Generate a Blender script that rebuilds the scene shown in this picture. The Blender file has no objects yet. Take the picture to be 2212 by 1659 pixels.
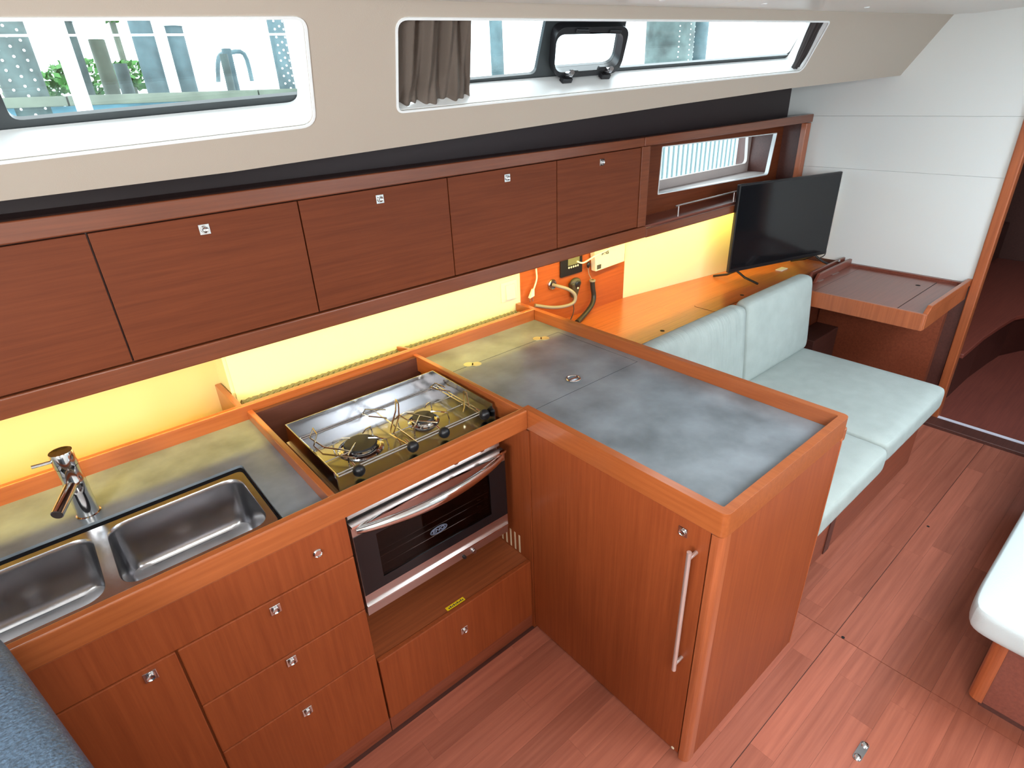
import bpy, bmesh, math, random
from mathutils import Vector, Matrix
random.seed(7)
C = bpy.context.scene.collection
PI = math.pi

# ------------------------------------------------------------------ camera, world, lights, exposure
cam_d = bpy.data.cameras.new('camera'); cam = bpy.data.objects.new('camera', cam_d); C.objects.link(cam)
cam_d.sensor_width = 36.0; cam_d.lens = 1242.997 / 2212 * 36.0; cam_d.clip_start = 0.02
R3 = [[0.7608984710074705, 0.32098903687482433, -0.5639144926535108],
      [-0.6476838331655568, 0.3231731106514631, -0.689974487070231],
      [-0.03923224534059772, 0.8902388324253386, 0.45380133557263275]]
cam.matrix_world = Matrix.Translation((-1.01584, -1.17247, 1.83305)) @ Matrix(R3).to_4x4()
bpy.context.scene.camera = cam

w = bpy.data.worlds.new('sky'); bpy.context.scene.world = w; w.use_nodes = True
nt = w.node_tree; bg = nt.nodes['Background']
tc = nt.nodes.new('ShaderNodeTexCoord'); sx = nt.nodes.new('ShaderNodeSeparateXYZ'); rp = nt.nodes.new('ShaderNodeValToRGB')
nt.links.new(tc.outputs['Generated'], sx.inputs[0]); nt.links.new(sx.outputs['Z'], rp.inputs[0])
rp.color_ramp.elements[0].color = (.80, .92, 1, 1); rp.color_ramp.elements[1].color = (.93, .97, 1, 1)
nt.links.new(rp.outputs[0], bg.inputs[0]); bg.inputs[1].default_value = 5.0

def area(name, loc, direction, sx, sy, power, col, spread=PI):
    l = bpy.data.lights.new(name, 'AREA'); l.shape = 'RECTANGLE'; l.size = sx; l.size_y = sy; l.energy = power; l.color = col; l.spread = spread
    o = bpy.data.objects.new(name, l); C.objects.link(o); o.location = loc
    o.rotation_euler = Vector(direction).to_track_quat('-Z', 'Y').to_euler(); return o
area('deck_hatch_daylight', (.55, -1.55, 1.99), (0, .05, -1), .60, .60, 15, (.86, .94, 1))
area('aft_hatch_daylight', (-1.0, -1.75, 1.96), (.1, .25, -1), .60, .60, 20, (1, .97, .93))
area('companionway_daylight', (-2.28, -1.3, 1.55), (1, .2, -.22), .75, .75, 40, (.95, .98, 1))
area('forward_hatch_daylight', (1.9, -1.6, 1.99), (0, .05, -1), .50, .50, 16, (.72, .86, 1))
area('bow_cabin_fill', (4.1, -1.5, 2.05), (0, .3, -1), .5, .5, 9, (.9, .95, 1))  # added fill lamp, not a hatch: brightens the dark forward cabin
l1 = area('strip_light', (.15, .563, 1.212), (0, .35, -1), 5.0, .006, 12.5, (1, .75, .12))
l1.rotation_euler = (math.radians(25), 0, 0)
area('opposite_window_daylight', (1.5, -2.62, 1.72), (.25, 1, -.55), 2.0, .30, 10, (.88, .95, 1), math.radians(130))
vs = bpy.context.scene.view_settings
vs.view_transform = 'Standard'; vs.look = 'None'; vs.exposure = 0.5; vs.gamma = 1.0; vs.use_curve_mapping = False
cy = bpy.context.scene.cycles
cy.max_bounces = 6; cy.diffuse_bounces = 3; cy.glossy_bounces = 3; cy.transparent_max_bounces = 8; cy.use_adaptive_sampling = True; cy.adaptive_threshold = .03; cy.sample_clamp_indirect = 4.0
cy.use_denoising = True; cy.caustics_reflective = False; cy.caustics_refractive = False

# ------------------------------------------------------------------ materials
def lin(r, g, b):
    f = lambda c: ((c/255+.055)/1.055)**2.4 if c > 10 else c/255/12.92
    return (f(r), f(g), f(b), 1)
def base(name):
    m = bpy.data.materials.new(name); m.use_nodes = True
    return m, m.node_tree, m.node_tree.nodes['Principled BSDF']
def mat(name, col, rough=.5, metal=0, bump=0, bscale=200, spec=.5, coat=0, var=0, vscale=3):
    m, n, p = base(name)
    p.inputs['Base Color'].default_value = col; p.inputs['Roughness'].default_value = rough
    p.inputs['Metallic'].default_value = metal; p.inputs['Specular IOR Level'].default_value = spec; p.inputs['Coat Weight'].default_value = coat
    t = n.nodes.new('ShaderNodeTexCoord')
    if bump:
        no = n.nodes.new('ShaderNodeTexNoise'); no.inputs['Scale'].default_value = bscale; no.inputs['Detail'].default_value = 3
        b = n.nodes.new('ShaderNodeBump'); b.inputs['Strength'].default_value = bump; b.inputs['Distance'].default_value = .002
        n.links.new(t.outputs['Object'], no.inputs['Vector']); n.links.new(no.outputs['Fac'], b.inputs['Height']); n.links.new(b.outputs[0], p.inputs['Normal'])
    if var:
        no = n.nodes.new('ShaderNodeTexNoise'); no.inputs['Scale'].default_value = vscale; no.inputs['Detail'].default_value = 6
        r = n.nodes.new('ShaderNodeValToRGB'); e = r.color_ramp.elements
        e[0].position = .3; e[1].position = .7
        e[0].color = tuple(max(0, c*(1-var)) for c in col[:3])+(1,); e[1].color = tuple(min(1, c*(1+var)) for c in col[:3])+(1,)
        n.links.new(t.outputs['Object'], no.inputs['Vector']); n.links.new(no.outputs['Fac'], r.inputs[0]); n.links.new(r.outputs[0], p.inputs['Base Color'])
    return m
def wood(name, c1, c2, axis='x', rough=.38, coat=.15, rnd=0.0, fine=1.0, spec=.5):
    m, n, p = base(name)
    t = n.nodes.new('ShaderNodeTexCoord'); mp = n.nodes.new('ShaderNodeMapping')
    sc = {'x': (2.2, 60, 60), 'y': (60, 2.2, 60), 'z': (60, 60, 2.2)}[axis]
    mp.inputs['Scale'].default_value = tuple(s*fine for s in sc)
    no = n.nodes.new('ShaderNodeTexNoise'); no.inputs['Scale'].default_value = 1.6; no.inputs['Detail'].default_value = 7; no.inputs['Roughness'].default_value = .62
    r = n.nodes.new('ShaderNodeValToRGB'); e = r.color_ramp.elements
    e[0].position = .28; e[1].position = .72; e[0].color = c1; e[1].color = c2
    oi = n.nodes.new('ShaderNodeObjectInfo')
    ad = n.nodes.new('ShaderNodeVectorMath'); ad.operation = 'MULTIPLY_ADD'; ad.inputs[1].default_value = (7, 7, 7)
    n.links.new(oi.outputs['Random'], ad.inputs[0]); n.links.new(t.outputs['Object'], mp.inputs['Vector']); n.links.new(mp.outputs[0], ad.inputs[2])
    n.links.new(ad.outputs[0], no.inputs['Vector']); n.links.new(no.outputs['Fac'], r.inputs[0])
    lo = n.nodes.new('ShaderNodeTexNoise'); lo.inputs['Scale'].default_value = 2.5; lo.inputs['Detail'].default_value = 2
    n.links.new(t.outputs['Object'], lo.inputs['Vector'])
    mr = n.nodes.new('ShaderNodeMapRange'); mr.inputs['To Min'].default_value = .86; mr.inputs['To Max'].default_value = 1.12
    n.links.new(lo.outputs['Fac'], mr.inputs['Value'])
    hs = n.nodes.new('ShaderNodeHueSaturation'); n.links.new(r.outputs[0], hs.inputs['Color'])
    if rnd:
        m2 = n.nodes.new('ShaderNodeMapRange'); m2.inputs['To Min'].default_value = 1-rnd; m2.inputs['To Max'].default_value = 1+rnd
        n.links.new(oi.outputs['Random'], m2.inputs['Value'])
        mu = n.nodes.new('ShaderNodeMath'); mu.operation = 'MULTIPLY'; n.links.new(mr.outputs[0], mu.inputs[0]); n.links.new(m2.outputs[0], mu.inputs[1])
        n.links.new(mu.outputs[0], hs.inputs['Value'])
    else: n.links.new(mr.outputs[0], hs.inputs['Value'])
    n.links.new(hs.outputs[0], p.inputs['Base Color'])
    p.inputs['Specular IOR Level'].default_value = spec; p.inputs['Roughness'].default_value = rough; p.inputs['Coat Weight'].default_value = coat; p.inputs['Coat Roughness'].default_value = .2
    b = n.nodes.new('ShaderNodeBump'); b.inputs['Strength'].default_value = .08; b.inputs['Distance'].default_value = .001
    n.links.new(no.outputs['Fac'], b.inputs['Height']); n.links.new(b.outputs[0], p.inputs['Normal'])
    return m
W_DOOR = wood('mahogany_veneer_upright', lin(132, 61, 29), lin(154, 77, 39), 'z', rough=.48, coat=.02, spec=.32)
W_UP = wood('mahogany_veneer_lengthwise', lin(100, 47, 24), lin(119, 59, 31), 'x', rough=.55, coat=0, spec=.22)
W_RIM = wood('varnished_solid_mahogany', lin(150, 78, 38), lin(172, 95, 50), 'x', rough=.28, coat=.4)
W_RIMY = wood('varnished_solid_mahogany_athwart', lin(150, 78, 38), lin(172, 95, 50), 'y', rough=.28, coat=.4)
W_RAIL = wood('mahogany_rail', lin(108, 54, 30), lin(130, 69, 40), 'x', rough=.3, coat=.3)
W_TRIM = wood('mahogany_trim_upright', lin(150, 78, 44), lin(178, 98, 58), 'z', rough=.32, coat=.25)
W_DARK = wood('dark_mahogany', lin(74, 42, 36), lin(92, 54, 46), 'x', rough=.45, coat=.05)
W_DESK = wood('desk_mahogany', lin(112, 58, 46), lin(134, 74, 58), 'x', rough=.3, coat=.3)
W_LEDGE = wood('locker_top_mahogany', lin(176, 92, 42), lin(204, 114, 56), 'x', rough=.3, coat=.3)
W_FLOOR = wood('floor_plank_veneer', lin(146, 82, 64), lin(176, 105, 83), 'x', rough=.36, coat=.15, rnd=.13, fine=.6)
W_BASE = wood('settee_base_mahogany', lin(120, 58, 38), lin(146, 76, 50), 'x')
LINER = mat('cream_vinyl_liner', lin(186, 174, 160), .55, bump=.12, bscale=350)
SILLW = mat('white_gelcoat', lin(240, 244, 244), .3)
BULK = mat('white_vinyl_panel', lin(224, 228, 226), .5, bump=.1, bscale=300)
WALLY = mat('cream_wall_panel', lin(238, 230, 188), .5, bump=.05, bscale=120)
CEIL = mat('white_headliner', lin(236, 236, 230), .32)
SLATE = mat('slate_grey_laminate', lin(122, 130, 136), .28, var=.34, vscale=7, bump=.05, bscale=60)
TRAYM = mat('worn_polished_steel', (.40, .40, .41, 1), .20, 1, bump=.03, bscale=40)
CHROME = mat('polished_steel', (.82, .82, .82, 1), .09, 1)
STEEL = mat('brushed_steel', (.50, .50, .52, 1), .24, 1, bump=.06, bscale=90, var=.12, vscale=9)
SATIN = mat('satin_steel_panel', (.66, .60, .58, 1), .34, 1)
BLACK = mat('black_plastic', (.012, .012, .014, 1), .35)
SEAL = mat('black_seal', (.008, .008, .010, 1), .7, spec=.08)
SMOKE = mat('dark_window_frame', (.035, .042, .045, 1), .3)
SCREEN = mat('black_screen', (.008, .009, .011, 1), .12)
FABRIC = mat('pale_grey_green_fabric', lin(168, 178, 174), .85, bump=.5, bscale=420, var=.06, vscale=14)
FABRIC2 = mat('white_vinyl_upholstery', lin(188, 200, 202), .6, bump=.3, bscale=300)
LEATHER = mat('blue_grey_leather', lin(66, 84, 102), .42, bump=1.0, bscale=230, var=.55, vscale=240)
CURT = mat('taupe_curtain_cloth', lin(100, 89, 80), .8, bump=.4, bscale=300)
CURTD = mat('dark_curtain_cloth', lin(58, 54, 54), .8)
WHITEP = mat('cream_plastic', lin(232, 226, 200), .4)
CABLE = mat('grey_cable', lin(150, 140, 122), .5)
CABLED = mat('black_rubber_hose', (.02, .02, .02, 1), .45)
MATB = mat('braided_grey_mat', lin(122, 118, 98), .8, bump=.5, bscale=120)
DARKIN = mat('dark_interior', (.02, .012, .01, 1), .7)
YEL = mat('yellow_sticker', lin(240, 205, 20), .5)
INK = mat('grey_print', lin(70, 70, 66), .6)
SCREENL = mat('grey_lcd', lin(120, 122, 92), .3)
OILED = mat('dark_opening', (.004, .004, .004, 1), .8)
PILE = mat('weathered_grey_piling', lin(66, 78, 76), .8, var=.5, vscale=6)
PILEB = mat('dark_blue_grey_piling', lin(66, 84, 88), .8, var=.4, vscale=6)
WPOLE = mat('white_pole', lin(235, 238, 238), .4)
DOCK = mat('weathered_dock_wood', lin(78, 84, 72), .8, var=.35, vscale=5)
LEAF = mat('green_foliage', lin(52, 98, 40), .8, var=.5, vscale=3)
WATER = mat('harbour_water', lin(90, 120, 128), .1)
GREYSHEET = mat('grey_corrugated_sheet', lin(60, 80, 84), .6)
RIBM = mat('pale_rib', lin(140, 158, 160), .6)
def glass(name, tint=(.93, .97, .97, 1)):
    m = bpy.data.materials.new(name); m.use_nodes = True; n = m.node_tree; n.nodes.clear()
    o = n.nodes.new('ShaderNodeOutputMaterial'); mx = n.nodes.new('ShaderNodeMixShader'); tr = n.nodes.new('ShaderNodeBsdfTransparent'); gl = n.nodes.new('ShaderNodeBsdfGlossy')
    mx.inputs[0].default_value = .035
    tr.inputs[0].default_value = tint; gl.inputs['Roughness'].default_value = .02
    n.links.new(tr.outputs[0], mx.inputs[1]); n.links.new(gl.outputs[0], mx.inputs[2]); n.links.new(mx.outputs[0], o.inputs[0])
    return m
GLASS = glass('acrylic_pane')
OVENG = glass('dark_oven_glass', (.34, .31, .30, 1))
def emis(name, col, s):
    m = bpy.data.materials.new(name); m.use_nodes = True; p = m.node_tree.nodes['Principled BSDF']
    p.inputs['Emission Color'].default_value = col; p.inputs['Emission Strength'].default_value = s; p.inputs['Base Color'].default_value = col
    return m
LEDM = emis('led_diffuser', (1, .75, .3, 1), 2.0)

# ------------------------------------------------------------------ helpers
def nb(): return bmesh.new()
def box(b, x0, x1, y0, y1, z0, z1, bev=0, seg=2):
    if x0 > x1: x0, x1 = x1, x0
    if y0 > y1: y0, y1 = y1, y0
    if z0 > z1: z0, z1 = z1, z0
    r = bmesh.ops.create_cube(b, size=1.0); vs_ = r['verts']
    for v in vs_: v.co = Vector((x0+(v.co.x+.5)*(x1-x0), y0+(v.co.y+.5)*(y1-y0), z0+(v.co.z+.5)*(z1-z0)))
    if bev:
        es = list({e for v in vs_ for e in v.link_edges})
        bmesh.ops.bevel(b, geom=es, offset=bev, segments=seg, profile=.5, affect='EDGES')
    return b
def hexa(b, p):      # 8 points: bottom 4 then top 4 (same order)
    v = [b.verts.new(q) for q in p]
    for f in ((3, 2, 1, 0), (4, 5, 6, 7), (0, 1, 5, 4), (1, 2, 6, 5), (2, 3, 7, 6), (3, 0, 4, 7)): b.faces.new([v[i] for i in f])
    bmesh.ops.recalc_face_normals(b, faces=b.faces[:]); return b
def prism(b, pts, z0, z1):   # xy polygon extruded
    lo = [b.verts.new((x, y, z0)) for x, y in pts]; hi = [b.verts.new((x, y, z1)) for x, y in pts]; n = len(pts)
    b.faces.new(lo[::-1]); b.faces.new(hi)
    for i in range(n): b.faces.new([lo[i], lo[(i+1) % n], hi[(i+1) % n], hi[i]])
    bmesh.ops.recalc_face_normals(b, faces=b.faces[:]); return b
def cyl(b, p0, p1, r, seg=16, r2=None, caps=True):
    p0 = Vector(p0); p1 = Vector(p1); d = p1-p0; r2 = r if r2 is None else r2
    q = d.to_track_quat('Z', 'Y').to_matrix(); A = []; B = []
    for i in range(seg):
        a = 2*PI*i/seg; u = Vector((math.cos(a), math.sin(a), 0))
        A.append(b.verts.new(p0+q@(u*r))); B.append(b.verts.new(p1+q@(u*r2)))
    for i in range(seg): f = b.faces.new([A[i], A[(i+1) % seg], B[(i+1) % seg], B[i]]); f.smooth = True
    if caps: b.faces.new(A[::-1]); b.faces.new(B)
    return b
def tube(b, pts, r, seg=8, closed=False, smooth=True, res=0):
    P = [Vector(p) for p in pts]
    if res:
        Q = []; n = len(P)
        for i in range(n if closed else n-1):
            a = P[(i-1) % n] if closed or i > 0 else P[i]; p, q = P[i], P[(i+1) % n]; d = P[(i+2) % n] if closed or i+2 < n else q
            for k in range(res):
                t = k/res; Q.append(.5*((2*p)+(-a+q)*t+(2*a-5*p+4*q-d)*t*t+(-a+3*p-3*q+d)*t**3))
        if not closed: Q.append(P[-1])
        P = Q
    rings = []; n = len(P); up = None
    for i, p in enumerate(P):
        d = ((P[(i+1) % n]-P[i-1]) if closed else (P[min(i+1, n-1)]-P[max(i-1, 0)])).normalized()
        if up is None: up = d.orthogonal().normalized()
        up = (up-d*up.dot(d)).normalized(); s = d.cross(up)
        rings.append([b.verts.new(p+(up*math.cos(2*PI*k/seg)+s*math.sin(2*PI*k/seg))*r) for k in range(seg)])
    for i in range(n if closed else n-1):
        A, B = rings[i], rings[(i+1) % n]
        for k in range(seg): f = b.faces.new([A[k], A[(k+1) % seg], B[(k+1) % seg], B[k]]); f.smooth = smooth
    if not closed: b.faces.new(rings[0][::-1]); b.faces.new(rings[-1])
    return b
def sph(b, c, r, sc=(1, 1, 1), u=16, v=10):
    r_ = bmesh.ops.create_uvsphere(b, u_segments=u, v_segments=v, radius=r)
    for q in r_['verts']: q.co = Vector((q.co.x*sc[0]+c[0], q.co.y*sc[1]+c[1], q.co.z*sc[2]+c[2]))
    for f in b.faces:
        f.smooth = True
    return b
def lathe(b, c, prof, seg=32, M=None):
    rings = []
    for r, z in prof:
        ring = []
        for i in range(seg):
            a = 2*PI*i/seg; v = Vector((r*math.cos(a), r*math.sin(a), z))
            if M: v = M@v
            ring.append(b.verts.new(Vector(c)+v))
        rings.append(ring)
    for A, B in zip(rings, rings[1:]):
        for i in range(seg): f = b.faces.new([A[i], A[(i+1) % seg], B[(i+1) % seg], B[i]]); f.smooth = True
    b.faces.new(rings[0][::-1]); b.faces.new(rings[-1]); return b
def rpoly(pts, r, n=5):      # polygon with rounded corners (r single or list)
    out = []; N = len(pts)
    for i, p in enumerate(pts):
        rr = r[i] if isinstance(r, (list, tuple)) else r
        p = Vector(p); a = Vector(pts[i-1]); c = Vector(pts[(i+1) % N])
        if rr <= 0: out.append(tuple(p)); continue
        da = (a-p).normalized(); dc = (c-p).normalized(); s = p+da*rr; e = p+dc*rr
        for k in range(n+1):
            t = k/n; q = s*(1-t)**2+p*2*t*(1-t)+e*t*t; out.append(tuple(q))
    return out
def plate(outer, holes, z0, z1, M=None):      # flat plate with holes; returns bmesh
    cu = bpy.data.curves.new('tmp', 'CURVE'); cu.dimensions = '2D'; cu.fill_mode = 'BOTH'; cu.extrude = abs(z1-z0)/2
    for poly in [outer]+list(holes):
        s = cu.splines.new('POLY'); s.points.add(len(poly)-1); s.use_cyclic_u = True
        for i, p in enumerate(poly): s.points[i].co = (p[0], p[1], 0, 1)
    o = bpy.data.objects.new('tmp', cu); C.objects.link(o)
    bpy.context.view_layer.update()
    dg = bpy.context.evaluated_depsgraph_get(); me = bpy.data.meshes.new_from_object(o.evaluated_get(dg))
    b = nb(); b.from_mesh(me); bpy.data.objects.remove(o); bpy.data.curves.remove(cu); bpy.data.meshes.remove(me)
    for v in b.verts: v.co.z += (z0+z1)/2
    bmesh.ops.remove_doubles(b, verts=b.verts[:], dist=1e-5)
    bmesh.ops.recalc_face_normals(b, faces=b.faces[:])
    if M is not None: b.transform(M)
    return b
def obj(name, b, m, parent=None, origin=None, bevel=0, seg=2, **kw):
    me = bpy.data.meshes.new(name); o = bpy.data.objects.new(name, me); C.objects.link(o)
    if parent is not None:
        base_ = Vector(parent['_w']); o.parent = parent
    else:
        base_ = Vector((0, 0, 0))
    if origin is None:
        if parent is None and b.verts:
            xs = [v.co for v in b.verts]; origin = ((min(v.x for v in xs)+max(v.x for v in xs))/2, (min(v.y for v in xs)+max(v.y for v in xs))/2, min(v.z for v in xs))
        else: origin = tuple(base_)
    og = Vector(origin)
    for v in b.verts: v.co -= og
    b.to_mesh(me); b.free(); o.location = og-base_; o['_w'] = tuple(og)
    me.materials.append(m)
    if any(p.use_smooth for p in me.polygons[:200]):
        try: me.set_sharp_from_angle(angle=math.radians(38))
        except Exception: pass
    if bevel:
        md = o.modifiers.new('bevel', 'BEVEL'); md.width = bevel; md.segments = seg; md.limit_method = 'ANGLE'; md.angle_limit = math.radians(40)
    for k, v in kw.items(): o[k] = v
    return o
def thing(name, loc, label, category, group=None):
    o = bpy.data.objects.new(name, None); C.objects.link(o); o.location = loc; o['_w'] = tuple(loc); o['label'] = label; o['category'] = category
    if group: o['group'] = group
    o.empty_display_size = .05
    return o
def tag(o, label, category, group=None):
    o['label'] = label; o['category'] = category
    if group: o['group'] = group
    return o
def B(*a, **k): return box(nb(), *a, **k)
def shade(o, ang=35):
    me = o.data
    for p in me.polygons: p.use_smooth = True
    try: me.set_sharp_from_angle(angle=math.radians(ang))
    except Exception: pass
    return o
FZ = -.015      # floor level
# frame of the sloping coachroof side
A0 = Vector((2.79, -.035, 2.06)); U = Vector((.99875234, -.04993762, 0)); V = Vector((.02799894, .55997882, -.82803368)); N = Vector((.04135003, .82700058, .56067836))
MS = Matrix(((U.x, V.x, N.x, A0.x), (U.y, V.y, N.y, A0.y), (U.z, V.z, N.z, A0.z), (0, 0, 0, 1)))
def S(s, t, o=0): return A0+U*s+V*t+N*o

# ------------------------------------------------------------------ SETTING
# floor: sub-floor and veneer planks
fl = obj('floor', B(-2.4, 2.67, -2.7, .9, FZ-.03, FZ-.004), W_DARK, kind='structure')
fl2 = None
def plank(x0, x1, y0, y1):
    obj('plank', B(x0, x1, y0, y1, FZ-.006, FZ), W_FLOOR, fl, origin=((x0+x1)/2, (y0+y1)/2, FZ-.006))
rows = [(-.002-.0772*i, -.002-.0772*(i+1)) for i in range(10)]+[(-.7762-.0772*i, -.7762-.0772*(i+1)) for i in range(11)]
for y1, y0 in rows:
    x = -1.5-random.random()*.4
    while x < 2.665:
        L = random.uniform(.32, .95); xe = min(x+L, 2.668)
        segs = [(x, xe)]
        if x < .8085 < xe: segs = [(x, .8075), (.8095, xe)]
        for a, c in segs:
            if c-a > .01: plank(a, c-.0003, y0+.0002, y1-.0002)
        x = xe
hp = obj('finger_ring', plate(rpoly([(0, 0), (.078, 0), (.078, .024), (0, .024)], .0119, 6), [], 0, .003, Matrix.Translation((.394, -1.024, FZ))), STEEL, fl, label='chrome floor lifting ring')
bb = nb()
for cx in (.406, .460): lathe(bb, (cx, -1.012, FZ+.002), [(.010, 0), (.010, .004), (.006, .006), (.001, .006)], 14)
obj('ring_boss', bb, CHROME, hp)
obj('screw_cap', cyl(nb(), (.815, -.80, FZ-.001), (.815, -.80, FZ+.0006), .006, 12), OILED, fl)
obj('screw_cap', cyl(nb(), (1.706, -.80, FZ-.001), (1.706, -.80, FZ+.0006), .006, 12), OILED, fl)
# threshold and forward cabin sole
obj('trim_1', B(2.67, 2.775, -2.7, .3, FZ-.03, .004), W_DARK, kind='structure', bevel=.004)
obj('trim_2', B(2.775, 2.80, -2.7, -.47, FZ-.02, .006), mat('white_threshold_strip', lin(226, 228, 240), .3, 0), kind='structure')
fw = obj('floor_forward', B(2.80, 5.8, -2.7, .6, FZ-.03, -.002), wood('forward_sole', lin(112, 58, 50), lin(136, 72, 60), 'x', rough=.4), kind='structure')
# ceiling
cl = obj('ceiling', hexa(nb(), [S(-5.3, .124, 0)+Vector((0, 0, .02)), S(.03, .0, 0)+Vector((0, 0, .02)), Vector((2.82, -2.72, 2.10)), Vector((-2.45, -2.72, 2.06)),
    S(-5.3, .124, 0)+Vector((0, .2, .07)), S(.03, .0, 0)+Vector((0, .2, .07)), Vector((2.82, -2.72, 2.16)), Vector((-2.45, -2.72, 2.12))]), CEIL, kind='structure')
def ceilpt(s, d):   # point on ceiling underside: s along soffit, d inboard
    p = S(s, -.0235*s if s > -5 else .12, 0); return Vector((p.x, p.y-d, p.z+.012+.03*d))
for s0, s1 in ((-5.2, -3.62), (-3.61, -2.02), (-2.01, -.02)):
    a, b_, c, d = ceilpt(s0, .10), ceilpt(s1, .10), ceilpt(s1, 1.25), ceilpt(s0, 1.25); dz = Vector((0, 0, .012))
    obj('panel', hexa(nb(), [a, b_, c, d, a+dz, b_+dz, c+dz, d+dz]), CEIL, cl, bevel=.003)
for s_ in (-3.3, -2.32, -1.85, -1.2):
    p = ceilpt(s_, .16); obj('screw_cap', lathe(nb(), p-Vector((0, 0, .0035)), [(.006, 0), (.009, .002), (.009, .005)], 12), SILLW, cl)
# coachroof side with the window openings
top = [(-5.3, .118), (-3.72, .078), (-3.31, .070), (-2.99, .059), (-2.03, .029), (-1.45, .021), (.03, -.002)]
bot = [(-5.3, .53), (-3.84, .465), (-3.39, .453), (-2.89, .425), (-1.77, .359), (-1.05, .321), (.03, .284)]
w1 = rpoly([(-4.6, .142), (-3.225, .093), (-3.192, .339), (-4.6, .416)], [.03, .022, .032, .03], 6)
w2 = rpoly([(-3.008, .088), (-1.120, .043), (-1.061, .240), (-2.966, .317)], [.026, .012, .03, .016], 6)
outer = [(s, t-.03) for s, t in top]+bot[::-1]
wu = obj('wall_upper', plate(outer, [w1, w2], 0, .09, MS), LINER, kind='structure')
def off_poly(P, d):   # push polygon outward about its centroid direction (small rim)
    cx = sum(p[0] for p in P)/len(P); cy_ = sum(p[1] for p in P)/len(P); o = []
    for i, p in enumerate(P):
        a = Vector(P[i-1]); c = Vector(P[(i+1) % len(P)]); n_ = Vector((c.y-a.y, a.x-c.x)).normalized()
        if n_.dot(Vector((p[0]-cx, p[1]-cy_))) < 0: n_ = -n_
        o.append((p[0]+n_.x*d, p[1]+n_.y*d))
    return o
for i, (wp, hole, hol2) in enumerate(((w1, [rpoly([(-3.771, .10), (-3.150, .085), (-3.155, .318), (-3.768, .353)], [.005, .005, .005, .02]), rpoly([(-4.58, .14), (-3.85, .115), (-3.86, .355), (-4.58, .395)], .02)], None),
                         (w2, [rpoly([(-3.05, .06), (-2.492, .05), (-2.484, .12), (-2.452, .283), (-3.0, .312)], [0, 0, .01, .02, .01]),
                               rpoly([(-2.170, .03), (-1.09, .03), (-1.052, .226), (-2.095, .269), (-2.152, .12)], [0, .005, .02, .02, .01]),
                               rpoly([(-2.450, .148), (-2.172, .139), (-2.128, .252), (-2.405, .264)], [.035, .03, .045, .04], 7)], None))):
    wn = thing('window_%d' % (i+1), tuple(S(-3.9 if i == 0 else -2.0, .2, .05)), '', ''); del wn['label']; del wn['category']; wn['kind'] = 'structure'
    lip = plate(off_poly(wp, .006), [wp], -.003, .004, MS); obj('trim_lip', lip, SILLW, wn)
    rv = plate(off_poly(wp, .004), [off_poly(wp, -.0015)], .003, .0885, MS); obj('reveal', rv, SILLW, wn)
    ow = [(min(p[0] for p in wp)-.03, .0), (max(p[0] for p in wp)+.05, .0), (max(p[0] for p in wp)+.05, .30 if i else .40), (min(p[0] for p in wp)-.03, .42 if i else .50)]
    obj('window_frame', plate(ow, hole, .0905, .102, MS), SMOKE, wn)
    obj('pane', plate([(p[0], p[1]) for p in ow], [], .104, .109, MS), GLASS, wn)
# opening portlight on window 2
pl = bpy.data.objects['window_2']
ring = rpoly([(-2.462, .128), (-2.158, .118), (-2.108, .270), (-2.40, .284)], [.045, .04, .055, .05], 8)
ringi = rpoly([(-2.450, .148), (-2.172, .139), (-2.128, .252), (-2.405, .264)], [.035, .03, .045, .04], 8)
hs_ = obj('opening_portlight', plate(ring, [ringi], .062, .090, MS), BLACK, pl, bevel=.004)
for (s_, t_) in ((-2.352, .272), (-2.185, .262)):
    b = nb(); cyl(b, S(s_, t_, .066), S(s_-.004, t_-.018, .040), .0085, 14); cyl(b, S(s_-.004, t_-.018, .040), S(s_-.008, t_-.028, .034), .0075, 14)
    obj('latch_knob', b, STEEL, hs_)
    b = nb(); box(b, -.02, .02, -.008, .008, 0, .02, bev=.003); b.transform(Matrix.Translation((s_+.004, t_+.012, .048))); b.transform(MS)
    obj('latch_foot', b, BLACK, hs_)
    b = nb(); box(b, -.016, .016, -.006, .006, 0, .01, bev=.002); b.transform(Matrix.Translation((s_+.026 if s_ < -2.3 else s_-.022, t_-.012, .056))); b.transform(MS)
    obj('latch_arm', b, BLACK, hs_)
for s_ in (-2.36, -2.22):
    b = nb(); box(b, -.025, .025, -.006, .006, 0, .012, bev=.003); b.transform(Matrix.Translation((s_, .133, .055))); b.transform(MS)
    obj('hinge', b, BLACK, hs_)
# closing panels of hull and deck
obj('wall_outer', plate([(-2.45, -.1), (5.9, -.1), (5.9, 1.68), (-2.45, 1.68)], [rpoly([(1.50, 1.25), (3.05, 1.25), (3.05, 1.60), (1.50, 1.60)], .03)], 0, .03,
    Matrix(((1, 0, 0, 0), (0, 0, 1, 1.00), (0, 1, 0, 0), (0, 0, 0, 1)))), SILLW, kind='structure')
rb_ = thing('trim_3', (0, .705, 1.62), '', ''); del rb_['label']; del rb_['category']; rb_['kind'] = 'structure'
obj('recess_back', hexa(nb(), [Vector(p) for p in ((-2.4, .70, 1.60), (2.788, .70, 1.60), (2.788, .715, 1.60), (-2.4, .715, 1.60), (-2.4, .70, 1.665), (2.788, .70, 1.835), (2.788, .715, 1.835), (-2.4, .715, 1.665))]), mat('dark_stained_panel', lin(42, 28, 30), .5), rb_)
a0, a1 = S(-5.3, .50, .045), S(.03, .262, .045)
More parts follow.
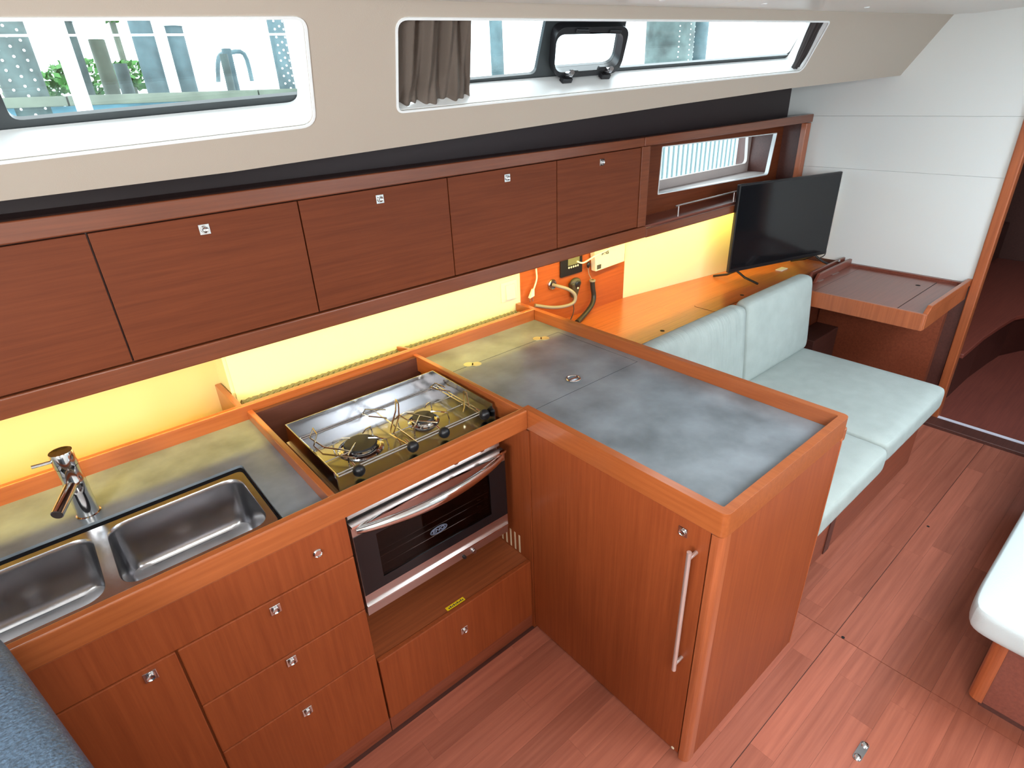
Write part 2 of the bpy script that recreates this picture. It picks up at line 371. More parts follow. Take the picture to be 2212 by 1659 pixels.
obj('recess_roof', hexa(nb(), [a0, a1, Vector((2.80, 1.03, a1.z)), Vector((-2.45, 1.03, a0.z)), a0+Vector((0, 0, .02)), a1+Vector((0, 0, .02)), Vector((2.80, 1.03, a1.z+.02)), Vector((-2.45, 1.03, a0.z+.02))]), W_DARK, rb_)
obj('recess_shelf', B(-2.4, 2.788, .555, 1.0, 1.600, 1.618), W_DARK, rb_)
# bulkhead (forward) of three panels, doorway trim
bk = thing('wall_forward', (2.79, 0, 0), '', ''); del bk['label']; del bk['category']; bk['kind'] = 'structure'
for z0, z1 in ((.8125, 1.3485), (1.3493, 1.6285), (1.6293, 2.2)):
    obj('panel', B(2.790, 2.815, -.462, 1.0, z0, z1), BULK, bk, bevel=.0005, seg=1)
obj('lower_panel', B(2.790, 2.815, -.462, 1.0, FZ, .812), W_DARK, bk)
obj('panel', B(2.790, 2.815, -2.72, -.50, 1.86, 2.2), BULK, bk)
d1 = thing('door_1', (2.80, -.48, 0), '', ''); del d1['label']; del d1['category']; d1['kind'] = 'structure'
obj('door_post', hexa(nb(), [Vector(p) for p in ((2.772, -.515, FZ), (2.83, -.515, FZ), (2.83, -.47, FZ), (2.772, -.47, FZ), (2.772, -.498, 1.9), (2.83, -.498, 1.9), (2.83, -.452, 1.9), (2.772, -.452, 1.9))]), W_TRIM, d1, bevel=.006)
obj('door_head', B(2.772, 2.83, -1.35, -.47, 1.84, 1.90), W_TRIM, d1, bevel=.006)
obj('door_post', B(2.772, 2.83, -1.35, -1.30, FZ, 1.86), W_TRIM, d1, bevel=.006)
obj('panel', B(2.790, 2.815, -2.72, -1.35, FZ, 1.86), BULK, bk)
# forward cabin: bunk with curved edge, back wall
edge = [(3.10, -.47), (3.5, -.475), (3.85, -.50), (4.05, -.52), (4.25, -.60), (4.5, -.80), (4.9, -1.1)]
poly = [(3.0, .59)]+edge+[(5.69, -1.3), (5.69, .59)]
bk_ = thing('bunk', (4, 0, 0), 'dark mahogany bunk with curved edge beyond the doorway', 'bunk')
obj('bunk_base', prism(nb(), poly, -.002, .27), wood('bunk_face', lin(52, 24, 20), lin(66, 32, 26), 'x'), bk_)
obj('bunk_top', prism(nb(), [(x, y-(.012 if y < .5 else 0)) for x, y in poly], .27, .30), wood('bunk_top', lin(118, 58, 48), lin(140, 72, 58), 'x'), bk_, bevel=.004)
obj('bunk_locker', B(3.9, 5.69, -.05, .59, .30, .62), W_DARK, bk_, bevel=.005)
obj('wall_bow', B(5.7, 5.73, -2.7, .6, -.03, 2.2), W_DARK, kind='structure')
obj('wall_forward_side', B(2.815, 5.7, .6, .63, -.03, 2.2), W_DARK, kind='structure')
obj('ceiling_forward', B(2.815, 5.73, -2.7, .63, 2.1, 2.13), CEIL, kind='structure')
obj('wall_forward_other', B(2.815, 5.73, -2.73, -2.70, -.03, 2.13), W_DARK, kind='structure')
# unseen sides of the saloon
obj('wall_opposite', B(-2.45, 2.82, -2.75, -2.70, FZ-.03, 2.15), BULK, kind='structure')
obj('wall_aft', B(-2.45, -2.40, -2.72, 1.02, FZ-.03, 2.12), BULK, kind='structure')

# lit wall behind the counter
wb = thing('wall_back', (0, .79, .7), '', ''); del wb['label']; del wb['category']; wb['kind'] = 'structure'
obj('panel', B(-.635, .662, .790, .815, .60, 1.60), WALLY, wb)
obj('panel', B(-2.4, -.636, .925, .95, .60, 1.60), mat('dim_lit_cream_panel', lin(226, 198, 150), .5), wb)  # darker, warmer cream puts the weaker strip light here into the colour
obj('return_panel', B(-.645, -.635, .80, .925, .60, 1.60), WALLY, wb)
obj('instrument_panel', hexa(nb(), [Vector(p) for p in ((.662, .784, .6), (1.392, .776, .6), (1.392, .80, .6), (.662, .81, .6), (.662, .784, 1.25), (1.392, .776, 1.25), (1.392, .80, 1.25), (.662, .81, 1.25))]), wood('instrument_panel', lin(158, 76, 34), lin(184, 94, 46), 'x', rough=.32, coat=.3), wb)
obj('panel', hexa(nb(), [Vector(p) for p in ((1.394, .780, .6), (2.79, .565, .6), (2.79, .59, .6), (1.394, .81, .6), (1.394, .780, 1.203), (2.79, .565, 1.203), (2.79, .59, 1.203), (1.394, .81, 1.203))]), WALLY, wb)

# ------------------------------------------------------------------ COUNTER
# worktop with rims
wt = thing('worktop', (0, .2, .87), 'slate grey L-shaped galley worktop framed by orange mahogany rims', 'worktop')
H, HW, t = .95, .904, .024
b = plate([(-2.3, .02), (-.640, .02), (-.640, .657), (-2.3, .657)], [rpoly([(-1.62, .070), (-.748, .070), (-.748, .403), (-1.62, .403)], .012)], .874, HW)
obj('worktop_surface', b, SLATE, wt)
lidr = [(.012, .046), (.598, .046), (.598, .474), (.012, .474)]
b = plate([(.006, -.662), (.628, -.662), (.628, .657), (.006, .657)], [lidr], .874, HW)
obj('worktop_surface', b, SLATE, wt)
lid = obj('fridge_lid', B(.0148, .5952, .0488, .4712, .876, HW), SLATE, wt)
for x in (.138, .497):
    bb = nb(); lathe(bb, (x-.012, .483, HW-.001), [(.019, 0), (.019, .0025), (.001, .0025)], 20); lathe(bb, (x+.012, .463, HW-.001), [(.019, 0), (.019, .0025), (.001, .0025)], 20)
    obj('hinge', bb, mat('pale_brass', lin(200, 196, 160), .35, .6), lid)
bb = nb(); tube(bb, [(.319+.024*math.cos(a*PI/8), .112+.024*math.sin(a*PI/8), HW+.003) for a in range(16)], .0028, 6, closed=True)
box(bb, .302, .336, .108, .116, HW, HW+.004); obj('ring_pull', bb, CHROME, lid)
obj('lid_groove', plate([(.0123, .0463), (.5977, .0463), (.5977, .4737), (.0123, .4737)], [[(.0146, .0486), (.5954, .0486), (.5954, .4714), (.0146, .4714)]], .890, .9034), OILED, wt)
box_ = obj('fridge_box', B(.02, .59, .06, .46, .70, .872), DARKIN, wt)
def rim(name, b, m=W_RIM, bev=.004): return obj(name, b, m, wt, bevel=bev, seg=3)
rim('fiddle_rail', prism(nb(), [(-2.3, 0), (0, 0), (0, t), (-2.3, t)], .882, H))
outer_p = rpoly([(0, t), (0, -.684), (.653, -.684), (.653, .786)], [0, .020, .022, 0], 8); inner_p = rpoly([(.629, .786), (.629, -.660), (t, -.660), (t, t)], [0, .004, .004, 0], 3)
rim('fiddle_rail', plate(outer_p+inner_p, [], .880, H), W_RIMY)
rim('fiddle_rail', B(-2.3, .628, .656, .676, .86, .956))
obj('back_ledge', B(-.647, .628, .677, .789, .880, .905), W_RIM, wt)
obj('back_pocket', B(-2.3, -.669, .677, .924, .800, .815), WALLY, wt)
rim('divider', hexa(nb(), [Vector(p) for p in ((-.644, t, .862), (-.626, t, .862), (-.626, .656, .862), (-.644, .656, .862), (-.644, t, .948), (-.626, t, .948), (-.626, .656, .936), (-.644, .656, .936))]), W_RIMY, .003)
rim('divider', hexa(nb(), [Vector(p) for p in ((-.012, t, .872), (.006, t, .872), (.006, .656, .872), (-.012, .656, .872), (-.012, t, .948), (.006, t, .948), (.006, .656, .936), (-.012, .656, .936))]), W_RIMY, .003)
rim('fin', hexa(nb(), [Vector(p) for p in ((-.668, .677, .81), (-.648, .677, .81), (-.648, .922, .81), (-.668, .922, .81), (-.668, .677, .955), (-.648, .677, .955), (-.648, .922, .945), (-.668, .922, .945))]), W_RIMY, .003)
rim('fin', hexa(nb(), [Vector(p) for p in ((-.016, .677, .905), (-.006, .677, .905), (-.006, .775, .905), (-.016, .775, .905), (-.016, .677, .955), (-.006, .677, .955), (-.006, .775, .935), (-.016, .775, .935))]), W_RIMY, .002)
# braided mat
b = nb()
for k in range(3):
    y = .722+k*.024
    for j in (0, 1):
        pts = []
        n_ = 90
        for i in range(n_+1):
            x = -.628+1.245*i/n_; ph = x*2*PI/.045+j*PI; pts.append((x, y+.006*math.sin(ph), .916+.004*math.cos(ph)))
        tube(b, pts, .0065, 5)
box(b, -.63, .62, .705, .788, .9055, .911)
tag(obj('braided_mat', b, MATB), 'grey braided non-slip mat on the narrow ledge behind the stove', 'mat')
# sink
sk = thing('sink', (-1.0, .23, .76), 'brushed steel double-bowl sink set in black seal below the chrome tap', 'sink')
bowlA = rpoly([(-1.096, .100), (-.772, .100), (-.772, .362), (-1.096, .362)], .05, 7)
bowlB = rpoly([(-1.46, .100), (-1.124, .100), (-1.124, .362), (-1.46, .362)], .05, 7)
obj('seal', plate(rpoly([(-1.615, .075), (-.752, .075), (-.752, .399), (-1.615, .399)], .01), [rpoly([(-1.58, .085), (-.765, .085), (-.765, .375), (-1.58, .375)], .02)], .890, .8985), SEAL, sk)
obj('flange', plate(rpoly([(-1.59, .082), (-.757, .082), (-.757, .380), (-1.59, .380)], .02), [bowlA, bowlB], .893, .899), STEEL, sk)
def bowl(poly, depth):
    b = nb(); cx = sum(p[0] for p in poly)/len(poly); cy_ = sum(p[1] for p in poly)/len(poly)
    prof = [(1.0, .899), (.985, .895), (.975, .885), (.955, .80), (.945, .775), (.92, .758), (.86, .750), (.60, .7475), (.15, .746)]
    rings = []
    for s_, z in prof:
        zz = .899-(.899-z)*depth/.15
        rings.append([b.verts.new((cx+(p[0]-cx)*s_ - (0 if s_ > .9 else 0), cy_+(p[1]-cy_)*s_, zz)) for p in poly])
    n_ = len(poly)
    for A_, B_ in zip(rings, rings[1:]):
        for i in range(n_): f = b.faces.new([A_[i], A_[(i+1) % n_], B_[(i+1) % n_], B_[i]]); f.smooth = True
    f = b.faces.new(rings[-1]); bmesh.ops.recalc_face_normals(b, faces=b.faces[:])
    bmesh.ops.reverse_faces(b, faces=b.faces[:]); return b, (cx, cy_)
bA, cA = bowl(bowlA, .15); obj('bowl', bA, STEEL, sk)
bB, cB = bowl(bowlB, .15); obj('bowl', bB, STEEL, sk)
for c_ in (cA, cB): obj('drain', lathe(nb(), (c_[0], c_[1]+.01, .7462), [(.030, 0), (.030, .003), (.022, .004), (.020, .001), (.001, .0015)], 24), CHROME, sk)
# tap
tp = thing('tap', (-1.116, .452, HW), 'chrome single-lever mixer tap behind the double sink', 'tap')
lean = Matrix.Rotation(math.radians(0), 3, 'X')
obj('body', lathe(nb(), (-1.116, .452, HW), [(.028, 0), (.028, .004), (.0245, .006), (.0245, .075), (.025, .076), (.025, .112), (.0245, .113), (.0245, .150)], 36), CHROME, tp)
obj('cap', lathe(nb(), (-1.116, .452, HW+.151), [(.0245, 0), (.0255, .001), (.0255, .038), (.0245, .040), (.001, .041)], 36), CHROME, tp)
obj('spout', cyl(nb(), (-1.120, .440, HW+.104), (-1.166, .360, HW+.080), .0135, 24), CHROME, tp)
obj('aerator', cyl(nb(), (-1.166, .360, HW+.080), (-1.1672, .358, HW+.0794), .0115, 24), DARKIN, tp)
obj('lever', tube(nb(), [(-1.135, .45, HW+.172), (-1.165, .446, HW+.176), (-1.178, .444, HW+.178)], .0042, 10), CHROME, tp)

# cabinets below
def latch(parent, x, y, z, axis='y', rnd=False, r=.0125):
    # square chrome push-button latch; axis: facing -y or -x
    M = Matrix.Translation((x, y, z)) @ (Matrix.Rotation(PI/2, 4, 'X') if axis == 'y' else Matrix.Rotation(-PI/2, 4, 'Y'))
    b = nb()
    if not rnd:
        box(b, -.0135, .0135, -.0135, .0135, 0, .003, bev=.001)
        o = obj('latch', b_trans(b, M), CHROME, parent)
        k = nb(); lathe(k, (0, 0, .003), [(.0095, 0), (.0095, .005), (.0080, .006), (.0078, .004), (.001, .004)], 20); k.transform(M)
        obj('button', k, CHROME, o) if not parent.parent else None
        if parent.parent:
            k.free()
            b2 = nb(); lathe(b2, (0, 0, .003), [(.0095, 0), (.0095, .005), (.0080, .006), (.0078, .004), (.001, .004)], 20); b2.transform(M)
            b2.from_mesh(o.data) if False else None
            me = bpy.data.meshes.new('k'); og = Vector(o['_w'])
            for v in b2.verts: v.co -= og
            b2.to_mesh(me); b2.free(); b3 = nb(); b3.from_mesh(o.data); b3.from_mesh(me); b3.to_mesh(o.data); b3.free()
    else:
        lathe(b, (0, 0, 0), [(.0125, 0), (.0125, .003), (.010, .006), (.0085, .003), (.001, .003)], 24); b.transform(M)
        o = obj('latch', b, CHROME, parent)
    return o
def b_trans(b, M): b.transform(M); return b

FY = .006
dc = thing('drawer_cabinet', (-.85, .3, FZ), 'mahogany galley cabinet with stacked drawers below the sink', 'cabinet')
obj('carcass', B(-2.3, -.626, .026, .64, FZ, .745), W_DOOR, dc)
fr = obj('top_front', B(-2.3, -.6205, FY, .025, .7505, .881), W_DOOR, dc, bevel=.0028)
latch(fr, -.708, FY, .817, rnd=True)
for z0, z1, lz in ((.5535, .7475, .717), (.3680, .5505, .528), (.0550, .3650, .321)):
    o = obj('drawer', B(-1.0515, -.6205, FY, .025, z0, z1), W_DOOR, dc, bevel=.0028, seg=2); latch(o, -.838, FY, lz)
o = obj('door', B(-1.50, -1.0555, FY, .025, .055, .7475), W_DOOR, dc, bevel=.0028, seg=2); latch(o, -1.113, FY, .721)
obj('door', B(-2.3, -1.503, FY, .025, .055, .7475), W_DOOR, dc, bevel=.0028)
obj('plinth', B(-2.3, -.6175, .012, .03, FZ, .0525), W_BASE, dc, bevel=.001)
# oven bay
ob = thing('oven_bay_cabinet', (-.31, .3, FZ), 'open mahogany stove recess with one wide drawer at its foot', 'cabinet')
obj('shelf', B(-.617, .0, .026, .63, .300, .318), wood('bay_shelf', lin(128, 66, 38), lin(158, 84, 48), 'x'), ob)
o = obj('drawer', B(-.6155, -.001, FY, .025, .0535, .322), W_DOOR, ob, bevel=.0028, seg=2); latch(o, -.308, FY, .217)
obj('plinth', B(-.6155, .004, .012, .03, FZ, .0505), W_BASE, ob, bevel=.001)
obj('back_panel', B(-.625, -.001, .632, .65, FZ, .93), W_DARK, ob)
obj('side_panel', B(-.6255, -.618, .03, .63, .318, .86), W_DOOR, ob)
# peninsula
pc = thing('peninsula_cabinet', (.33, -.3, FZ), 'mahogany peninsula cabinet with tall side door and long steel bar handle', 'cabinet')
obj('side_panel', plate([(.001, FZ), (.64, FZ), (.64, .872), (.001, .872)], [], .001, .016,
    Matrix(((0, 0, 1, 0), (1, 0, 0, 0), (0, 1, 0, 0), (0, 0, 0, 1)))), W_DOOR, pc)
for i in range(5): obj('vent_slot', B(.0002, .0012, .064+.0245*i, .072+.0245*i, .322, .402, bev=.0003), mat('lit_slot_cream', lin(226, 205, 170), .6) if i == 0 else bpy.data.materials['lit_slot_cream'], pc)  # cream strips painted as the light showing inside the vent slits
obj('carcass', B(.03, .635, -.66, .62, FZ, .695), DARKIN, pc)
o = obj('door', B(.004, .024, -.648, -.002, .002, .876), W_DOOR, pc, bevel=.0015)
latch(o, .004, -.576, .834, 'x')
hb = nb(); cyl(hb, (-.030, -.6185, .817), (-.030, -.6185, .387), .0062, 16)
for z in (.795, .410): cyl(hb, (-.030, -.6185, z), (.004, -.6185, z), .005, 12)
obj('handle', hb, mat('brushed_bar_steel', (.85, .85, .84, 1), .38, .85), o)
obj('peg', cyl(nb(), (.0035, -.631, .008), (.002, -.631, .008), .005, 12), WHITEP, o)
obj('plinth', B(.014, .03, -.66, 0, FZ, .001), W_BASE, pc)
obj('corner_post', prism(nb(), rpoly([(.003, -.6525), (.003, -.681), (.040, -.681), (.040, -.6525)], [0, .022, 0, 0], 7), FZ, .875), W_TRIM, pc)
obj('end_panel', B(.041, .648, -.678, -.660, FZ, .875), W_DOOR, pc)
obj('edge_strip', B(.6485, .654, -.680, -.655, FZ, .860), W_TRIM, pc, bevel=.001)
obj('side_panel', B(.636, .650, -.659, .62, FZ, .872), W_DOOR, pc)
obj('bracket', prism(nb(), rpoly([(.640, -.682), (.668, -.682), (.668, -.55), (.640, -.55)], [0, .012, .012, 0], 5), .862, .905), W_RIM, pc, bevel=.004)
obj('yellow_tag', B(0, .001, 0, .001, 0, .001), YEL, pc) if False else None
st = thing('warning_sticker', (-.315, .0, .3225), 'small yellow printed sticker on the edge of the shelf under the oven', 'sticker')
b = nb(); hexa(b, [Vector(p) for p in ((-.350, .027, .3185), (-.278, .027, .3185), (-.278, .043, .3185), (-.350, .043, .3185), (-.350, .027, .3192), (-.278, .027, .3192), (-.278, .043, .3192), (-.350, .043, .3192))]); obj('label_sheet', b, YEL, st)
b = nb()
for i in range(9):
    x = -.342+i*.0068; box(b, x, x+.0048, .031, .039 if i % 2 else .036, .3192, .3195)
obj('print', b, INK, st)

# ------------------------------------------------------------------ STOVE
sv = thing('gimballed_stove', (-.306, .31, .44), 'polished steel two-burner marine stove with glass-fronted oven', 'stove')
X0, X1, Y0, Y1 = -.582, -.030, .125, .490
def shell(b, x0, x1, y0, y1, z0, z1, th):     # open-top tray walls
    box(b, x0, x1, y0, y0+th, z0, z1); box(b, x0, x1, y1-th, y1, z0, z1); box(b, x0, x0+th, y0+th, y1-th, z0, z1); box(b, x1-th, x1, y0+th, y1-th, z0, z1); return b
outer_t = rpoly([(X0, Y0), (X1, Y0), (X1, Y1), (X0, Y1)], .018, 5); inner_t = rpoly([(X0+.003, Y0+.003), (X1-.003, Y0+.003), (X1-.003, Y1-.003), (X0+.003, Y1-.003)], .016, 5)
ftop = .905
# tray: side walls slope down towards the front
b = nb(); box(b, X0, X0+.003, Y0+.012, Y1, .862, .930); box(b, X1-.003, X1, Y0+.012, Y1, .862, .930); box(b, X0+.003, X1-.003, Y1-.003, Y1, .862, .930)
prism(b, [(X0, Y0+.012), (X0+.003, Y0+.012), (X0+.003, Y0), (X0, Y0)], .862, .915); prism(b, [(X1, Y0+.012), (X1-.003, Y0+.012), (X1-.003, Y0), (X1, Y0)], .862, .915)
obj('tray_wall', b, TRAYM, sv)
deck = obj('deck', plate(rpoly([(X0+.002, Y0+.002), (X1-.002, Y0+.002), (X1-.002, Y1-.002), (X0+.002, Y1-.002)], .016, 5), [], .856, .864), TRAYM, sv)
BX = ((-.428, .300, 1.0), (-.198, .302, .74))
for i, (bx, by, k_) in enumerate(BX):
    bu = obj('burner', lathe(nb(), (bx, by, .864), [(.072*k_, 0), (.070*k_, .004), (.062*k_, .007), (.060*k_, .002), (.056*k_, .002), (.055*k_, .007), (.050*k_, .007), (.048*k_, .013), (.030*k_, .013)], 40), CHROME, sv)
    obj('burner_cap', lathe(nb(), (bx, by, .877), [(.050*k_, 0), (.052*k_, .003), (.048*k_, .007), (.001, .008)], 40), BLACK, bu)
    for a in (45, 135, 225, 315):
        rest = nb()
        ca, sa = math.cos(math.radians(a)), math.sin(math.radians(a))
        tube(rest, [(bx+ca*.095, by+sa*.075, .866), (bx+ca*.090, by+sa*.072, .892), (bx+ca*.055, by+sa*.048, .900), (bx+ca*.030, by+sa*.026, .900)], .0022, 6)
        obj('pot_rest', rest, CHROME, bu)
g = nb()       # wire grid frame
for y in (.165, .178, .43, .442): tube(g, [(X0+.02, y, .893), (X1-.02, y, .893)], .0024, 6)
for x in (X0+.02, -.306, X1-.02, X1-.032): tube(g, [(x, .165, .893), (x, .442, .893)], .0024, 6)
for y in (.26, .335): tube(g, [(X0+.02, y, .893), (X0+.10, y, .893)], .002, 6); tube(g, [(X1-.10, y, .893), (X1-.02, y, .893)], .002, 6); tube(g, [(-.345, y, .893), (-.265, y, .893)], .002, 6)
obj('wire_grid', g, CHROME, sv)
def clamp(pts):
    c = nb(); tube(c, pts, .0024, 6); o = obj('pot_clamp', c, mat('brass_tinted_wire', (.80, .68, .45, 1), .18, 1) if 'brass_tinted_wire' not in bpy.data.materials else bpy.data.materials['brass_tinted_wire'], sv); return o
def U_clamp(x, y, dx, dy, w_):    # folded wire clamp sticking up from the grid
    px, py = -dy*w_, dx*w_
    clamp([(x+px, y+py, .893), (x+px+dx*.06, y+py+dy*.06, .897), (x+px+dx*.095, y+py+dy*.095, .925), (x-px+dx*.095, y-py+dy*.095, .925), (x-px+dx*.06, y-py+dy*.06, .897), (x-px, y-py, .893)])
for L in ([(-.475, .258, .893), (-.529, .332, .897), (-.542, .405, .902), (-.523, .415, .925), (-.529, .372, .925), (-.552, .352, .902), (-.548, .299, .897), (-.488, .226, .893)],
          [(-.334, .174, .893), (-.345, .257, .897), (-.325, .287, .897), (-.262, .366, .902), (-.238, .400, .925), (-.250, .362, .925), (-.273, .325, .902), (-.333, .256, .897), (-.350, .179, .893)],
          [(-.192, .258, .893), (-.24, .343, .897), (-.290, .325, .902), (-.268, .332, .902), (-.261, .293, .897), (-.194, .22, .893)],
          [(-.278, .406, .897), (-.329, .452, .900), (-.362, .400, .918), (-.343, .402, .900), (-.303, .354, .897)],
          [(-.040, .400, .897), (-.050, .448, .900), (-.082, .432, .900), (-.075, .405, .900), (-.045, .360, .897)],
          [(-.095, .215, .893), (-.077, .232, .897), (-.040, .285, .925), (-.040, .268, .925), (-.066, .219, .897)]): clamp(L)
for i, x in enumerate((-.503, -.324, -.210, -.050)):
    k = obj('knob', sph(nb(), (x, .160, .888), .0185, (1, 1, 1), 20, 12), BLACK, sv); k.location.z += 0.0
    b = nb(); cyl(b, (x, .17, .890), (x, .200, .893), .004, 10); obj('spindle', b, CHROME, k)
# body below the tray
obj('body', B(-.588, -.052, .10, .50, .45, .862), SATIN, sv)
obj('front_fascia', B(-.590, -.050, .088, .10, .800, .890), SATIN, sv, bevel=.002)
for i, x in enumerate((-.235, -.135)):
    obj('control_stub', cyl(nb(), (x, .090, .838), (x, .066, .838), .012, 20), CHROME, sv)
dr = obj('oven_door', plate([(-.592, .468), (-.046, .468), (-.046, .792), (-.592, .792)], [[(-.535, .56), (-.105, .56), (-.105, .738), (-.535, .738)]], 0, .018,
    Matrix(((1, 0, 0, 0), (0, 0, -1, .088), (0, 1, 0, 0), (0, 0, 0, 1)))), SATIN, sv)
obj('door_glass', plate([(-.591, .530), (-.047, .530), (-.047, .750), (-.591, .750)], [[(-.525, .565), (-.115, .565), (-.115, .728), (-.525, .728)]], 0, .002, Matrix(((1, 0, 0, 0), (0, 0, -1, .0698), (0, 1, 0, 0), (0, 0, 0, 1)))), SCREEN, dr, label='black glass surround')
obj('window_glass', B(-.53, -.11, .0700, .0720, .56, .735), OVENG, dr)
obj('top_lip', B(-.592, -.046, .060, .070, .786, .794), CHROME, dr)
obj('bottom_lip', B(-.592, -.046, .062, .072, .487, .491), CHROME, dr)
obj('base_rail', B(-.592, -.046, .072, .10, .447, .466), SATIN, sv)
obj('base_bolt', cyl(nb(), (-.24, .074, .456), (-.24, .062, .456), .006, 10), BLACK, sv)
obj('base_bolt', cyl(nb(), (-.20, .074, .456), (-.20, .062, .456), .008, 10), STEEL, sv)
# bowed handle
hb = nb(); pts = []; n_ = 24; rings = []
for i in range(n_+1):
    u_ = i/n_; x = -.582+u_*.520; bow = math.sin(PI*u_)**.8
    rings.append([(x, .066-.050*bow-r_*math.cos(a), .775+r2*math.sin(a)) for a, r_, r2 in ((2*PI*k/12, .012, .019*(0.55+.45*bow)) for k in range(12))])
vr = [[hb.verts.new(p) for p in r] for r in rings]
for A_, B_ in zip(vr, vr[1:]):
    for k in range(12): f = hb.faces.new([A_[k], A_[(k+1) % 12], B_[(k+1) % 12], B_[k]]); f.smooth = True
hb.faces.new(vr[0][::-1]); hb.faces.new(vr[-1]); bmesh.ops.recalc_face_normals(hb, faces=hb.faces[:])
obj('oven_handle', hb, CHROME, dr)
# oven cavity with racks and side runners
cav = nb(); shell(cav, -.55, -.09, .105, .45, .55, .75, .004)
b = nb(); box(b, -.55, -.09, .44, .45, .50, .76); box(b, -.55, -.545, .105, .44, .50, .76); box(b, -.095, -.09, .105, .44, .50, .76)
ov = nb()
for z in (.61, .655):
    for k in range(8): tube(ov, [(-.52, .0745+k*.001, z+k*.0004)]*1+[(-.12, .0745+k*.001, z+k*.0004)], .0006, 4) if k in (0,) else None
tube(ov, [(-.525, .0765, .633), (-.12, .0765, .633)], .0016, 6); tube(ov, [(-.525, .0765, .655), (-.12, .0765, .655)], .0016, 6); tube(ov, [(-.525, .0765, .600), (-.12, .0765, .600)], .0012, 6)
obj('oven_rack', ov, CHROME, sv); obj('oven_cavity', B(-.55, -.09, .094, .0995, .50, .78), DARKIN, sv); cav.free(); b.free()
rn = nb()
for z in (.59, .615, .64, .665, .69): tube(rn, [(-.150, .078, z), (-.165, .078, z+.004)], .0022, 6); tube(rn, [(-.122, .078, z-.003), (-.134, .078, z)], .0022, 6)
obj('rack_runner', rn, STEEL, sv)
# badge: oval ring with lettering
bg_ = nb(); tube(bg_, [(-.322+.031*math.cos(a*PI/16), .0690, .622+.0125*math.sin(a*PI/16)) for a in range(32)], .0009, 5, closed=True)
tube(bg_, [(-.322+.0275*math.cos(a*PI/16), .0690, .622+.0095*math.sin(a*PI/16)) for a in range(32)], .0006, 5, closed=True)
BADGE = mat('pale_blue_badge', lin(110, 118, 140), .4)
def text(s, size, M, m, parent, name='lettering', ext=.0004, bold=0):
    cu = bpy.data.curves.new('t', 'FONT'); cu.body = s; cu.size = size; cu.extrude = ext; cu.align_x = 'CENTER'; cu.align_y = 'CENTER'; cu.offset = bold
    o = bpy.data.objects.new('t', cu); C.objects.link(o); bpy.context.view_layer.update()
    me = bpy.data.meshes.new_from_object(o.evaluated_get(bpy.context.evaluated_depsgraph_get())); b = nb(); b.from_mesh(me)
    bpy.data.objects.remove(o); bpy.data.curves.remove(cu); bpy.data.meshes.remove(me); b.transform(M); return obj(name, b, m, parent)
bo = obj('badge', bg_, BADGE, dr)
text('ENO', .016, Matrix.Translation((-.322, .0688, .622)) @ Matrix.Rotation(PI/2, 4, 'X') @ Matrix.Diagonal((1.35, 1, 1, 1)), BADGE, dr, 'badge_lettering', bold=.0003)
# gimbal pivot
obj('gimbal_pivot', cyl(nb(), (-.588, .30, .80), (-.617, .30, .80), .010, 14), CHROME, sv)
obj('gimbal_pivot', cyl(nb(), (-.052, .30, .80), (-.012, .30, .80), .010, 14), CHROME, sv)

# ------------------------------------------------------------------ UPPER CABINETS
uc = thing('upper_cabinet', (0, .7, 1.18), 'long run of reddish-brown mahogany wall cupboards with five lift-up doors', 'cabinet')
CY = .540
obj('carcass', B(-2.4, 1.19, .560, .70, 1.236, 1.600), W_DARK, uc)
def quadx(b, x0, x1, z00, z01, z10, z11, y0, y1):  # slab between x0,x1, lower z at x0/x1, upper z at x0/x1
    return hexa(b, [Vector(p) for p in ((x0, y0, z00), (x1, y0, z01), (x1, y1, z01), (x0, y1, z00), (x0, y0, z10), (x1, y0, z11), (x1, y1, z11), (x0, y1, z10))])
zt = lambda x: 1.5715+.0086*(x+1.06)
xs = [-2.4, -1.60, -.900, -.383, .140, .659, 1.178]
zb = lambda x: 1.234+.003*(x+1.18)
for i in range(len(xs)-1):
    a, c = xs[i], xs[i+1]
    o = obj('door', quadx(nb(), a+.002, c-.002, zb(a)+.002, zb(c)+.002, zt(a)-.003, zt(c)-.003, CY, CY+.018), W_UP, uc, bevel=.0012)
    lx = {2: -.645, 3: -.122, 4: .403, 5: .920}.get(i)
    if lx is not None: latch(o, lx, CY, {2: 1.538, 3: 1.545, 4: 1.549, 5: 1.553}[i])
obj('top_rail', quadx(nb(), -2.4, 1.190, zt(-2.4)+.001, zt(1.19)+.001, 1.616, 1.628, CY-.006, CY+.03), W_RAIL, uc, bevel=.003)
obj('bottom_rail', quadx(nb(), -2.4, 1.240, 1.178, 1.185, 1.230, 1.239, CY-.008, CY+.014), W_RAIL, uc, bevel=.004, seg=3)
obj('underside', B(-2.4, 1.24, CY+.014, .78, 1.225, 1.235), W_DARK, uc)
obj('end_post', B(1.182, 1.240, CY-.002, CY+.02, 1.240, 1.590), W_RAIL, uc, bevel=.002)
obj('light_strip', B(-2.35, 2.7, .556, .570, 1.214, 1.220), LEDM, uc)
